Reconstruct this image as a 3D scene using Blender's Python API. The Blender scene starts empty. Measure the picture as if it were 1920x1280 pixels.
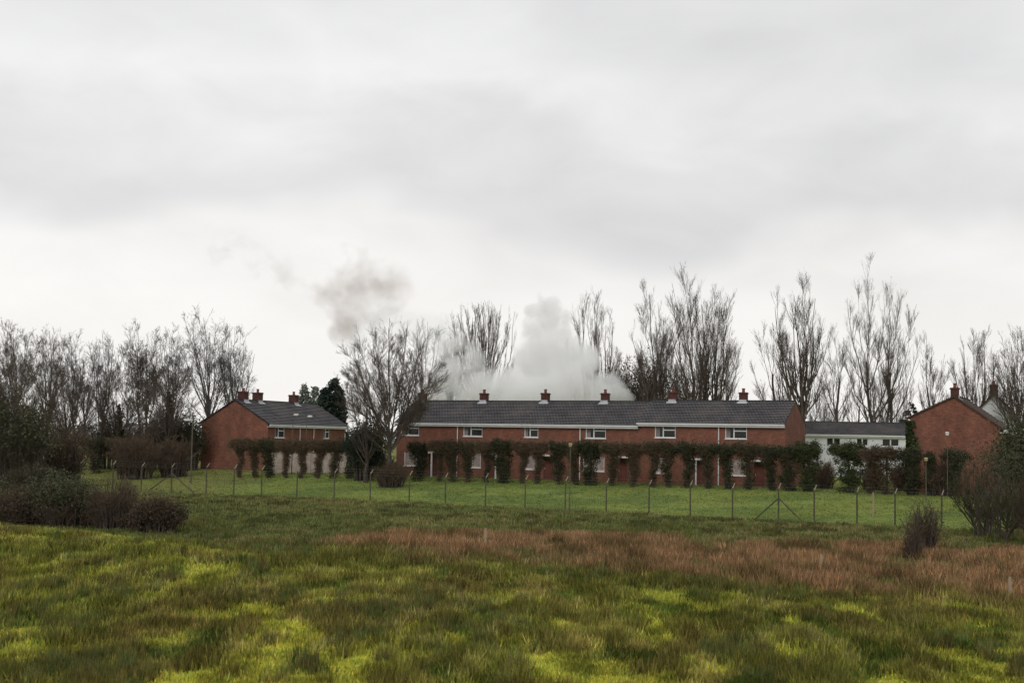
import bpy, math, random
import numpy as np
from mathutils import Vector, Matrix
R = math.radians
S = bpy.context.scene
C = S.collection

# ------------------------------------------------------------------ camera
PITCH, ROLL, F = math.atan(185 / 2600), R(1.0), 2600.0
CAM = Vector((0, 0, 5.0))
cam = bpy.data.cameras.new('camera'); co = bpy.data.objects.new('camera', cam); C.objects.link(co)
cam.sensor_width = 36; cam.lens = 36 * F / 1920; cam.clip_start = 0.5; cam.clip_end = 6000
ROT = Matrix.Rotation(R(90) + PITCH, 3, 'X') @ Matrix.Rotation(ROLL, 3, 'Z')
co.matrix_world = Matrix.Translation(CAM) @ ROT.to_4x4()
cam.dof.use_dof = True; cam.dof.focus_distance = 125; cam.dof.aperture_fstop = 1.6
S.camera = co
S.view_settings.view_transform = 'Standard'; S.view_settings.look = 'None'
S.view_settings.exposure = 0; S.view_settings.gamma = 1
S.cycles.max_bounces = 12; S.cycles.diffuse_bounces = 3; S.cycles.transparent_max_bounces = 8
S.cycles.volume_bounces = 10; S.cycles.volume_step_rate = 0.6; S.cycles.volume_max_steps = 96
S.cycles.use_denoising = True; S.cycles.denoiser = 'OPENIMAGEDENOISE'

# ------------------------------------------------------------------ world: overcast sky
SUN_EL, SUN_AZ = R(38), R(200)
W = bpy.data.worlds.new('World'); S.world = W; W.use_nodes = True
nt = W.node_tree; nt.nodes.clear()
def N(nt, kind, **kw):
    n = nt.nodes.new(kind)
    for k, v in kw.items():
        if k.startswith('i_'):
            key = k[2:]; key = int(key) if key.isdigit() else key
            n.inputs[key].default_value = v
        else: setattr(n, k, v)
    return n
def L(nt, a, b): nt.links.new(a, b)
def M2(nt, op, a, b=None, c=None, clamp=False):
    n = nt.nodes.new('ShaderNodeMath'); n.operation = op; n.use_clamp = clamp
    for i, v in enumerate((a, b, c)):
        if v is None: continue
        if isinstance(v, (int, float)): n.inputs[i].default_value = v
        else: nt.links.new(v, n.inputs[i])
    return n.outputs[0]
def ramp(nt, fac, stops, interp='LINEAR'):
    n = nt.nodes.new('ShaderNodeValToRGB'); n.color_ramp.interpolation = interp
    cr = n.color_ramp
    while len(cr.elements) < len(stops): cr.elements.new(0.5)
    for e, (p, c) in zip(cr.elements, stops):
        e.position = p; e.color = (*c, 1) if len(c) == 3 else c
    nt.links.new(fac, n.inputs[0]); return n.outputs[0]
tc = N(nt, 'ShaderNodeTexCoord')
sky = N(nt, 'ShaderNodeTexSky', sky_type='NISHITA', sun_disc=False, sun_elevation=SUN_EL, sun_rotation=SUN_AZ)
bg1 = N(nt, 'ShaderNodeBackground', i_1=0.08); L(nt, sky.outputs[0], bg1.inputs[0])
sep = N(nt, 'ShaderNodeSeparateXYZ'); L(nt, tc.outputs['Generated'], sep.inputs[0])
def cloud_noise(scale, zs, detail, rough, off, dist=0.0):
    mp = N(nt, 'ShaderNodeMapping'); mp.inputs['Scale'].default_value = (1, 1, zs); mp.inputs['Location'].default_value = off
    L(nt, tc.outputs['Generated'], mp.inputs[0])
    n = N(nt, 'ShaderNodeTexNoise', i_Scale=scale, i_Detail=detail, i_Roughness=rough, i_Distortion=dist)
    L(nt, mp.outputs[0], n.inputs['Vector']); return n.outputs['Fac']
nA = cloud_noise(4.5, 1.9, 3, 0.45, (3.1, 0.4, 1.7), 0.3)
nB = cloud_noise(9.0, 2.0, 4, 0.5, (0.2, 5.4, 2.2), 0.4)
nC = cloud_noise(2.2, 2.0, 2, 0.4, (7.7, 1.4, 0.3), 0.1)
elev = M2(nt, 'ADD', sep.outputs['Z'], M2(nt, 'MULTIPLY', M2(nt, 'SUBTRACT', nA, 0.5), 0.16))
elev = M2(nt, 'ADD', elev, M2(nt, 'MULTIPLY', M2(nt, 'SUBTRACT', nB, 0.5), 0.045))
e2 = M2(nt, 'MULTIPLY', elev, 2.0, clamp=True)
base = ramp(nt, e2, [(0.0, (0.97, 0.945, 0.915)), (0.20, (0.97, 0.95, 0.925)), (0.27, (0.94, 0.925, 0.91)), (0.345, (0.765, 0.762, 0.762)),
                     (0.42, (0.79, 0.788, 0.786)), (0.50, (0.86, 0.858, 0.856)), (0.57, (0.82, 0.82, 0.818)), (0.66, (0.75, 0.75, 0.75)), (1.0, (0.86, 0.86, 0.87))], 'EASE')
mod = M2(nt, 'ADD', M2(nt, 'MULTIPLY', M2(nt, 'SUBTRACT', nB, 0.5), 0.30), M2(nt, 'MULTIPLY', M2(nt, 'SUBTRACT', nC, 0.5), 0.40))
low = M2(nt, 'MULTIPLY', sep.outputs['Z'], 7.0, clamp=True)
mod = M2(nt, 'ADD', M2(nt, 'MULTIPLY', mod, low), 1.0)
vm = N(nt, 'ShaderNodeVectorMath', operation='SCALE'); L(nt, base, vm.inputs[0]); L(nt, mod, vm.inputs['Scale'])
bg2 = N(nt, 'ShaderNodeBackground', i_1=1.0); L(nt, vm.outputs[0], bg2.inputs[0])
mx = N(nt, 'ShaderNodeMixShader', i_0=0.96); L(nt, bg1.outputs[0], mx.inputs[1]); L(nt, bg2.outputs[0], mx.inputs[2])
wo = N(nt, 'ShaderNodeOutputWorld'); L(nt, mx.outputs[0], wo.inputs[0])

sun = bpy.data.lights.new('sun', 'SUN'); sun.energy = 0.9; sun.angle = R(25); sun.color = (1, 0.97, 0.93)
so = bpy.data.objects.new('sun', sun); C.objects.link(so)
so.rotation_euler = (R(90) - SUN_EL, 0, R(180) - SUN_AZ + R(180) - R(0))
d_ = Vector((math.sin(SUN_AZ) * math.cos(SUN_EL), math.cos(SUN_AZ) * math.cos(SUN_EL), math.sin(SUN_EL)))
so.rotation_euler = d_.to_track_quat('Z', 'Y').to_euler()

# ------------------------------------------------------------------ helpers
def ray(px, py): return ROT @ Vector((px - 960, 640 - py, -F))
def at(px, py, D):
    r = ray(px, py); return CAM + r * (D / r.y)
FA, FB = Vector((-29, 118)), Vector((27, 87))
FT = (FB - FA).normalized(); FN = Vector((-FT.y, FT.x))      # FN points away from the camera
def sm(t): t = np.clip(t, 0, 1); return t * t * (3 - 2 * t)
def hsh(i, j, s):
    n = (i * 374761393 + j * 668265263 + s * 974634777) & 0xffffffff
    n = ((n ^ (n >> 13)) * 1274126177) & 0xffffffff
    return ((n ^ (n >> 16)) & 0xffff) / 65535.0
def vnoise(x, y, s):
    x = np.asarray(x, float); y = np.asarray(y, float)
    xi = np.floor(x).astype(np.int64); yi = np.floor(y).astype(np.int64)
    u = sm(x - xi); v = sm(y - yi)
    return (hsh(xi, yi, s) * (1 - u) + hsh(xi + 1, yi, s) * u) * (1 - v) + (hsh(xi, yi + 1, s) * (1 - u) + hsh(xi + 1, yi + 1, s) * u) * v
def fbm(x, y, s, o=4):
    t, a, w = 0, 1.0, 0
    for k in range(o):
        t = t + a * vnoise(np.asarray(x) * 2**k + 17 * k, np.asarray(y) * 2**k + 9 * k, s + k); w += a; a *= 0.55
    return t / w
def fence_s(x, y): return (x - FA.x) * FN.x + (y - FA.y) * FN.y
def bank_d(x, y):        # signed distance before the low bank on the near left
    return (71 - y) - (x + 25) * 0.95
def G(x, y):
    x = np.asarray(x, float); y = np.asarray(y, float)
    s = fence_s(x, y)
    xc = np.clip(x, -60, 60)
    z = 0.02 - 0.004 * xc + 1.45 * sm(s / 24)
    z = z - 0.35 * sm((60 - y) / 35)
    near = sm((-s) / 12)
    lump = (fbm(x / 7, y / 7, 5, 3) - 0.5) * 0.28 + (fbm(x / 1.6, y / 1.6, 15, 2) - 0.5) * 0.16
    z = z + near * lump
    b = bank_d(x, y)
    z = z + 0.18 * sm(b / 1.5) * sm((14 - b) / 12) * sm((-8 - x + 4) / 6)
    return z
def Gf(x, y): return float(G(x, y))
def gpt(px, D):
    p = at(px, 800, D); return Vector((p.x, p.y, Gf(p.x, p.y)))

def tag(o, label=None, cat=None, group=None, kind=None):
    if label: o['label'] = label
    if cat: o['category'] = cat
    if group: o['group'] = group
    if kind: o['kind'] = kind
    return o
def empty(name, loc, rz=0, label=None, cat=None, group=None, kind=None):
    o = bpy.data.objects.new(name, None); C.objects.link(o); o.location = loc; o.rotation_euler = (0, 0, rz)
    return tag(o, label, cat, group, kind)
def link(name, me, mat, parent=None, smooth=False):
    if mat: me.materials.append(mat)
    if smooth: me.polygons.foreach_set('use_smooth', [True] * len(me.polygons))
    o = bpy.data.objects.new(name, me); C.objects.link(o)
    if parent: o.parent = parent
    return o
def np_mesh(name, V, Fc, col=None):
    """V (n,3); Fc (m,k) all the same k"""
    V = np.ascontiguousarray(V, np.float32); Fc = np.ascontiguousarray(Fc, np.int32)
    me = bpy.data.meshes.new(name); k = Fc.shape[1]
    me.vertices.add(len(V)); me.vertices.foreach_set('co', V.ravel())
    me.loops.add(Fc.size); me.loops.foreach_set('vertex_index', Fc.ravel())
    me.polygons.add(len(Fc)); me.polygons.foreach_set('loop_start', np.arange(len(Fc), dtype=np.int32) * k)
    if col is not None:
        a = me.color_attributes.new('tint', 'FLOAT_COLOR', 'POINT')
        c4 = np.ones((len(V), 4), np.float32); c4[:, :3] = col; a.data.foreach_set('color', c4.ravel())
    me.update(calc_edges=True); return me
class MB:
    def __init__(s): s.v = []; s.f = []; s.uv = []
    def quad(s, pts, uv=None):
        n = len(s.v); s.v += [tuple(p) for p in pts]; s.f.append(tuple(range(n, n + len(pts))))
        s.uv.append(uv or [(0, 0)] * len(pts)); return s
    def box(s, x0, x1, y0, y1, z0, z1):
        p = lambda x, y, z: (x, y, z)
        q = s.quad
        q([p(x0,y0,z0),p(x1,y0,z0),p(x1,y0,z1),p(x0,y0,z1)], [(x0,z0),(x1,z0),(x1,z1),(x0,z1)])
        q([p(x1,y1,z0),p(x0,y1,z0),p(x0,y1,z1),p(x1,y1,z1)], [(x1,z0),(x0,z0),(x0,z1),(x1,z1)])
        q([p(x0,y1,z0),p(x0,y0,z0),p(x0,y0,z1),p(x0,y1,z1)], [(y1,z0),(y0,z0),(y0,z1),(y1,z1)])
        q([p(x1,y0,z0),p(x1,y1,z0),p(x1,y1,z1),p(x1,y0,z1)], [(y0,z0),(y1,z0),(y1,z1),(y0,z1)])
        q([p(x0,y0,z1),p(x1,y0,z1),p(x1,y1,z1),p(x0,y1,z1)], [(x0,y0),(x1,y0),(x1,y1),(x0,y1)])
        q([p(x0,y1,z0),p(x1,y1,z0),p(x1,y0,z0),p(x0,y0,z0)], [(x0,y1),(x1,y1),(x1,y0),(x0,y0)]); return s
    def tube(s, a, b, r0, r1=None, n=8, cap=True):
        r1 = r0 if r1 is None else r1
        a = Vector(a); b = Vector(b); t = (b - a).normalized()
        u = t.orthogonal().normalized(); w = t.cross(u)
        ra = [a + (u * math.cos(k*2*math.pi/n) + w * math.sin(k*2*math.pi/n)) * r0 for k in range(n)]
        rb = [b + (u * math.cos(k*2*math.pi/n) + w * math.sin(k*2*math.pi/n)) * r1 for k in range(n)]
        for k in range(n): s.quad([ra[k], ra[(k+1)%n], rb[(k+1)%n], rb[k]])
        if cap: s.quad(rb); s.quad(ra[::-1])
        return s
    def build(s, name, mat, parent=None):
        me = bpy.data.meshes.new(name); me.from_pydata(s.v, [], s.f)
        ul = me.uv_layers.new(name='UVMap'); flat = [c for f in s.uv for p in f for c in p]
        ul.data.foreach_set('uv', flat); me.update()
        return link(name, me, mat, parent)

# ------------------------------------------------------------------ materials
def mat_new(name):
    m = bpy.data.materials.new(name); m.use_nodes = True; nt = m.node_tree
    b = nt.nodes['Principled BSDF']; b.inputs['Specular IOR Level'].default_value = 0.25; return m, nt, b
def m_noise(name, c1, c2, scale=2.0, rough=0.85, bump=0.0, detail=4, bscale=None, coords='Object'):
    m, nt, b = mat_new(name)
    tc = N(nt, 'ShaderNodeTexCoord')
    n = N(nt, 'ShaderNodeTexNoise', i_Scale=scale, i_Detail=detail, i_Roughness=0.6); L(nt, tc.outputs[coords], n.inputs['Vector'])
    L(nt, ramp(nt, n.outputs['Fac'], [(0.32, c1), (0.68, c2)]), b.inputs['Base Color'])
    b.inputs['Roughness'].default_value = rough
    if bump:
        n2 = N(nt, 'ShaderNodeTexNoise', i_Scale=bscale or scale * 6, i_Detail=3); L(nt, tc.outputs[coords], n2.inputs['Vector'])
        bp = N(nt, 'ShaderNodeBump', i_Strength=bump, i_Distance=0.02); L(nt, n2.outputs['Fac'], bp.inputs['Height']); L(nt, bp.outputs[0], b.inputs['Normal'])
    return m
def m_brick(name, c1, c2, mortar, bw, bh, ms, c_var=0.25, rough=0.9, bump=0.3, stain=None):
    m, nt, b = mat_new(name)
    uv = N(nt, 'ShaderNodeUVMap'); tc = N(nt, 'ShaderNodeTexCoord')
    t = N(nt, 'ShaderNodeTexBrick', i_Scale=1.0); t.inputs['Color1'].default_value = (*c1, 1); t.inputs['Color2'].default_value = (*c2, 1)
    t.inputs['Mortar'].default_value = (*mortar, 1); t.inputs['Brick Width'].default_value = bw; t.inputs['Row Height'].default_value = bh
    t.inputs['Mortar Size'].default_value = ms; t.inputs['Mortar Smooth'].default_value = 0.2
    L(nt, uv.outputs[0], t.inputs['Vector'])
    n = N(nt, 'ShaderNodeTexNoise', i_Scale=0.8, i_Detail=6, i_Roughness=0.7); L(nt, tc.outputs['Object'], n.inputs['Vector'])
    n2 = N(nt, 'ShaderNodeTexNoise', i_Scale=9.0, i_Detail=3, i_Roughness=0.7); L(nt, tc.outputs['Object'], n2.inputs['Vector'])
    f = M2(nt, 'ADD', M2(nt, 'MULTIPLY', n.outputs['Fac'], 0.6), M2(nt, 'MULTIPLY', n2.outputs['Fac'], 0.4))
    k = ramp(nt, f, [(0.35, (1 - c_var * 1.2,) * 3), (0.65, (1 + c_var,) * 3)])
    vm = N(nt, 'ShaderNodeVectorMath', operation='MULTIPLY'); L(nt, t.outputs['Color'], vm.inputs[0]); L(nt, k, vm.inputs[1])
    out = vm.outputs[0]
    if stain:
        n3 = N(nt, 'ShaderNodeTexNoise', i_Scale=0.35, i_Detail=5, i_Roughness=0.65); L(nt, tc.outputs['Object'], n3.inputs['Vector'])
        fac = ramp(nt, n3.outputs['Fac'], [(0.45, (0, 0, 0)), (0.7, (0.7, 0.7, 0.7))])
        mxx = N(nt, 'ShaderNodeMix', data_type='RGBA'); L(nt, fac, mxx.inputs[0]); L(nt, out, mxx.inputs[6]); mxx.inputs[7].default_value = (*stain, 1)
        out = mxx.outputs[2]
    L(nt, out, b.inputs['Base Color']); b.inputs['Roughness'].default_value = rough
    bp = N(nt, 'ShaderNodeBump', i_Strength=bump, i_Distance=0.03, invert=True); L(nt, t.outputs['Fac'], bp.inputs['Height']); L(nt, bp.outputs[0], b.inputs['Normal'])
    return m
def m_tint(name, noise=0.3, scale=6.0, rough=0.95):
    m, nt, b = mat_new(name); b.inputs['Specular IOR Level'].default_value = 0.05
    a = N(nt, 'ShaderNodeAttribute', attribute_name='tint'); tc = N(nt, 'ShaderNodeTexCoord')
    n = N(nt, 'ShaderNodeTexNoise', i_Scale=scale, i_Detail=5, i_Roughness=0.75); L(nt, tc.outputs['Object'], n.inputs['Vector'])
    k = ramp(nt, n.outputs['Fac'], [(0.3, (1 - noise,) * 3), (0.7, (1 + noise,) * 3)])
    vm = N(nt, 'ShaderNodeVectorMath', operation='MULTIPLY'); L(nt, a.outputs['Color'], vm.inputs[0]); L(nt, k, vm.inputs[1])
    L(nt, vm.outputs[0], b.inputs['Base Color']); b.inputs['Roughness'].default_value = rough; return m
BRICK = m_brick('red_brick', (0.240, 0.084, 0.050), (0.140, 0.050, 0.036), (0.20, 0.13, 0.10), 0.225, 0.075, 0.008, 0.34, stain=(0.13, 0.070, 0.046))
BRICK_D = m_brick('dark_brick', (0.105, 0.040, 0.032), (0.070, 0.030, 0.026), (0.09, 0.06, 0.05), 0.225, 0.075, 0.006, 0.3)
TILE = m_brick('grey_roof_tile', (0.130, 0.124, 0.128), (0.090, 0.086, 0.090), (0.020, 0.019, 0.020), 0.30, 0.33, 0.040, 0.35, 0.75, 0.8, stain=(0.125, 0.108, 0.095))
TILE_R = m_noise('brown_roof_tile', (0.07, 0.045, 0.04), (0.11, 0.075, 0.06), 3)
RIDGE = m_noise('ridge_tile', (0.03, 0.03, 0.032), (0.05, 0.05, 0.052), 3)
WHITE = m_noise('white_upvc', (0.66, 0.66, 0.65), (0.76, 0.76, 0.75), 1.5, 0.5)
RENDER = m_noise('white_render', (0.58, 0.60, 0.60), (0.72, 0.73, 0.72), 0.9, 0.9, 0.1)
GARDENW = m_noise('garden_wall_render', (0.30, 0.24, 0.20), (0.44, 0.37, 0.32), 1.6, 0.95, 0.1)
POT = m_noise('terracotta', (0.15, 0.05, 0.038), (0.20, 0.07, 0.05), 4)
LEAD = m_noise('lead_flashing', (0.30, 0.31, 0.33), (0.50, 0.51, 0.53), 3, 0.6)
NET = m_noise('net_curtain', (0.24, 0.19, 0.17), (0.38, 0.31, 0.28), 2.5, 0.9)
DOOR = m_noise('painted_door', (0.10, 0.035, 0.025), (0.14, 0.05, 0.035), 2, 0.6)
CURT = m_noise('curtain_cloth', (0.16, 0.14, 0.14), (0.26, 0.22, 0.21), 3, 0.9)
CONC = m_noise('mossy_concrete', (0.055, 0.054, 0.030), (0.100, 0.092, 0.060), 3, 0.95, 0.2)
CONC_L = m_noise('pale_concrete', (0.20, 0.17, 0.12), (0.32, 0.27, 0.20), 3, 0.95)
WIRE = m_noise('galvanised_wire', (0.10, 0.10, 0.09), (0.16, 0.16, 0.15), 3, 0.6)
LAMPM = m_noise('lamp_post_paint', (0.075, 0.072, 0.045), (0.13, 0.12, 0.085), 2, 0.6)
LAMPH = m_noise('lamp_head_plastic', (0.62, 0.62, 0.58), (0.78, 0.78, 0.74), 2, 0.4)
LAMPY = m_noise('weathered_lamp_head', (0.34, 0.28, 0.14), (0.44, 0.38, 0.20), 2, 0.5)
WOOD = m_noise('weathered_wood', (0.26, 0.19, 0.12), (0.36, 0.28, 0.19), 5, 0.9)
GLASS, gnt, gb = mat_new('window_glass'); gb.inputs['Base Color'].default_value = (0.012, 0.014, 0.014, 1); gb.inputs['Roughness'].default_value = 0.12
gb.inputs['Specular IOR Level'].default_value = 0.35
BARK = m_noise('bark', (0.048, 0.038, 0.033), (0.095, 0.078, 0.068), 3.0, 0.95, 0.3)
TWIG = m_noise('twig', (0.070, 0.056, 0.042), (0.135, 0.108, 0.084), 0.8, 0.95)
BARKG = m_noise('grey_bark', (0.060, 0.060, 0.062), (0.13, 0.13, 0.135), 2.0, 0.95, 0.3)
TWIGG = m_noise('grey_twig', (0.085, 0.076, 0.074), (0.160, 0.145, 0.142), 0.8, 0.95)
TWIGB = m_noise('brown_twig', (0.078, 0.054, 0.034), (0.155, 0.110, 0.070), 1.2, 0.95)
TWIGO = m_noise('olive_twig', (0.050, 0.046, 0.026), (0.10, 0.088, 0.052), 1.2, 0.95)
IVY = m_noise('ivy_leaf', (0.018, 0.022, 0.011), (0.046, 0.054, 0.022), 1.6, 0.75)
IVYM = m_noise('dull_green_leaf', (0.036, 0.042, 0.022), (0.085, 0.090, 0.042), 1.6, 0.8)
IVYG = m_noise('bright_ivy_leaf', (0.024, 0.034, 0.012), (0.062, 0.078, 0.024), 1.6, 0.75)
IVYB = m_noise('brown_ivy_leaf', (0.034, 0.026, 0.016), (0.075, 0.055, 0.034), 1.6, 0.8)
CONI = m_noise('conifer_leaf', (0.012, 0.022, 0.016), (0.030, 0.046, 0.030), 1.2, 0.85)
CONIG = m_noise('grey_conifer_leaf', (0.13, 0.155, 0.13), (0.20, 0.225, 0.19), 0.6, 0.85)
TINT = m_tint('field_grass', 0.28, 5.0)
BLADE = m_tint('grass_blade', 0.20, 3.0)

# ------------------------------------------------------------------ ground colours
def mixc(a, b, t): t = t[:, None]; return a * (1 - t) + b * t
def field(x, y):
    """albedo, height and moss mask of the vegetation at (x, y)"""
    n = len(x)
    A = lambda c: np.tile(np.array(c, float), (n, 1))
    s = fence_s(x, y)
    wob = (fbm(x / 5, y / 3, 41, 3) - 0.5)
    big = fbm(x / 4, y / 8.0, 51, 4); mid = fbm(x / 0.85, y / 2.4, 61, 4); fine = fbm(x / 0.24, y / 0.7, 71, 3)
    olive, brn, dgr = A((0.180, 0.180, 0.036)), A((0.205, 0.155, 0.048)), A((0.070, 0.108, 0.020))
    yel, yg = A((0.41, 0.385, 0.055)), A((0.24, 0.265, 0.042))
    c = mixc(olive, brn, sm((big - 0.40) / 0.2) * 0.75); c = mixc(c, dgr, sm((0.46 - mid) / 0.12) * 0.8); c = mixc(c, A((0.30, 0.27, 0.10)), sm((fine - 0.60) / 0.08) * sm((mid - 0.46) / 0.1) * 0.75)
    # moss and short bright grass between the rush clumps, more of it near the track
    nearw = sm((48 - y) / 18)
    m1 = sm((mid * 0.7 + big * 0.3 - (0.578 - 0.060 * nearw)) / 0.06)
    m2 = sm((fbm(x / 1.4, y / 3.6, 81, 4) - (0.603 - 0.065 * nearw)) / 0.06)
    trk = np.exp(-((x - (-3.3 - 0.030 * (y - 30) + 0.5 * wob)) / 0.42) ** 2) * sm((40 - y) / 7)
    left = sm((-9 - x) / 4) * sm((64 - y) / 6) * 0.20
    moss = np.clip(np.maximum(np.maximum(m1, m2 * 0.9), trk) * (0.60 + 0.40 * nearw) , 0, 1)
    bk = bank_d(x, y)
    rim = sm(bk / 0.6) * sm((4.5 - bk) / 3.5) * sm((-7 - x) / 4)
    moss = np.clip(np.maximum(moss, rim * (0.35 + 1.1 * (mid - 0.3))), 0, 1)
    mc = mixc(yg, yel, sm((fine - 0.35) / 0.3)); mc = mixc(mc, yg, sm((y - 36) / 14) * 0.6)
    c = mixc(c, mc, sm(moss * 1.25)); c = mixc(c, yg, left * sm((mid - 0.4) / 0.2))
    h = 0.12 + 0.26 * sm((mid - 0.30) / 0.35) + 0.10 * fine
    h = h * (1 - 0.80 * moss)
    clump = sm((fbm(x / 0.55, y / 1.7, 131, 3) - 0.34) / 0.32); patch = sm((fbm(x / 1.8, y / 4.0, 141, 3) - 0.34) / 0.32)
    c = c * (0.48 + 0.72 * clump + 0.30 * patch)[:, None]; h = h * (1.25 - 0.45 * clump)
    # beyond: darker green rough grass up to the fence
    far_e = 59 + 0.0 * x + wob * 8
    fz = sm((y - np.where(x < -8, 56 + (-8 - x) * 0.55, 59 - (x + 8) * 0.55) - wob * 6) / 4)
    dark = A((0.122, 0.138, 0.046)); dk2 = A((0.170, 0.160, 0.062))
    dc = mixc(dark, dk2, sm((fbm(x / 6, y / 3, 91, 4) - 0.45) / 0.15)); dc = mixc(dc, A((0.050, 0.052, 0.020)), sm((mid - 0.56) / 0.08) * 0.7)
    c = mixc(c, dc, fz); h = h * (1 - fz) + fz * (0.16 + 0.18 * mid)
    # band of dead brown rushes
    nearE = np.interp(x, [-12, -6, 6.5, 16, 40], [64, 58, 50, 44, 38]); farE = np.interp(x, [-12, -7, 10, 25, 40], [66, 72, 75, 70, 64])
    bb = sm((y - nearE - wob * 6) / 2.5) * sm((farE + wob * 14 - y) / 7) * sm((x + 10.5 + wob * 5) / 5)
    bb = bb * (0.30 + 0.70 * sm((fbm(x / 1.5, y / 3.0, 151, 3) - 0.36) / 0.12)) * (0.55 + 0.45 * sm((big - 0.36) / 0.1))
    bc = mixc(A((0.25, 0.150, 0.078)), A((0.12, 0.080, 0.036)), sm((mid - 0.5) / 0.15)); bc = mixc(bc, A((0.34, 0.20, 0.10)), sm((fbm(x / 1.6, y / 3, 99, 3) - 0.56) / 0.1) * 0.7)
    c = mixc(c, bc, bb); h = h * (1 - bb) + bb * (0.45 + 0.35 * mid)
    # dark strip on the near edge of the brown band
    de = np.exp(-((y - nearE + 1.2 + wob * 3) / 1.6) ** 2) * sm((x + 7) / 4)
    c = mixc(c, A((0.060, 0.052, 0.022)), de * 0.55)
    # mown lawn beyond the fence
    lw = sm((s + 0.4 + wob * 1.0) / 0.8)
    lc = mixc(A((0.160, 0.200, 0.054)), A((0.115, 0.152, 0.042)), sm((fbm(x / 5, y / 4, 33, 4) - 0.45) / 0.15))
    lc = mixc(lc, A((0.17, 0.19, 0.045)), sm((fbm(x / 4, y / 3, 37, 4) - 0.56) / 0.1) * 0.6)
    lc = mixc(lc, A((0.15, 0.17, 0.045)), sm((s - 15) / 8) * 0.4)
    lc = mixc(lc, A((0.15, 0.15, 0.05)), sm((-21 - x) / 6) * 0.7)
    c = mixc(c, lc, lw); h = h * (1 - lw) + lw * 0.05
    return c, h, moss, lw, bb

# ------------------------------------------------------------------ ground sheet
xs = np.unique(np.concatenate([np.linspace(-2500, -70, 24), np.arange(-66, 66.1, 0.5), np.linspace(70, 2500, 24)]))
ys = np.unique(np.concatenate([np.linspace(-300, 20, 10), np.arange(24, 60, 0.35), np.arange(60, 150, 0.6), np.arange(152, 260, 6), np.linspace(280, 4500, 22)]))
X, Y = np.meshgrid(xs, ys); xf, yf = X.ravel(), Y.ravel()
cc, hh, mo, lw, bb = field(xf, yf)
V = np.stack([xf, yf, G(xf, yf)], 1)
nx, ny = len(xs), len(ys); ii = (np.arange(ny - 1)[:, None] * nx + np.arange(nx - 1)[None]).ravel()
me = np_mesh('ground', V, np.stack([ii, ii + 1, ii + nx + 1, ii + nx], 1), cc * np.where(lw > 0.5, 1.0, 0.85)[:, None])
g = link('ground', me, TINT, None, True); tag(g, 'rough wet field with mown green strip before the houses', 'field', None, 'structure')

# ------------------------------------------------------------------ grass blades
def grass(name, n, y0, y1, blades, seed, label, sel, hs=1.0, ws=1.0, power=1.0):
    rg = np.random.default_rng(seed)
    y = y0 * (y1 / y0) ** (rg.random(n) ** power); x = (rg.random(n) * 2 - 1) * (y * 0.40 + 2.0)
    c, h, moss, lw, bb = field(x, y)
    keep = sel(x, y, lw, moss, h); x, y, c, h, moss, lw, bb = x[keep], y[keep], c[keep], h[keep], moss[keep], lw[keep], bb[keep]
    n = len(x); z = G(x, y)
    x = np.repeat(x, blades); y = np.repeat(y, blades); z = np.repeat(z, blades); h = np.repeat(h, blades); c = np.repeat(c, blades, 0); m = n * blades
    clump = 0.10 + 0.10 * np.repeat(rg.random(n), blades)
    x = x + rg.normal(0, 1, m) * clump; y = y + rg.normal(0, 1, m) * clump
    hh = h * hs * rg.uniform(0.55, 1.15, m); wd = (0.012 + 0.00038 * y) * ws * rg.uniform(0.6, 1.3, m)
    a = rg.uniform(0, math.pi, m); ux, uy = np.cos(a) * wd, np.sin(a) * wd
    lx, ly = rg.normal(0, 0.28, m) * hh, rg.normal(0, 0.28, m) * hh
    V = np.empty((m, 3, 3)); 
    V[:, 0] = np.stack([x - ux, y - uy, z - 0.03], 1); V[:, 1] = np.stack([x + ux, y + uy, z - 0.03], 1)
    V[:, 2] = np.stack([x + lx, y + ly, z + hh], 1)
    c = c * np.repeat(rg.uniform(0.6, 1.6, n), blades)[:, None] * rg.uniform(0.7, 1.35, m)[:, None]
    c = c * (1 + rg.normal(0, 0.07, (m, 3)))
    col = np.repeat(np.clip(c, 0.005, 0.7), 3, 0)
    me = np_mesh(name, V.reshape(-1, 3), np.arange(m * 3).reshape(-1, 3), col)
    o = link(name, me, BLADE); tag(o, label, 'grass', None, 'stuff'); return o
grass('rough_grass', 95000, 25, 112, 9, 1, 'olive rushes and rough grass with yellow moss patches across the wet field', lambda x, y, lw, moss, h: (lw < 0.5))
grass('lawn_grass', 60000, 84, 142, 4, 2, 'short bright green mown grass between the concrete fence and the houses', lambda x, y, lw, moss, h: (lw > 0.5), 1.3, 1.0)

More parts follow.
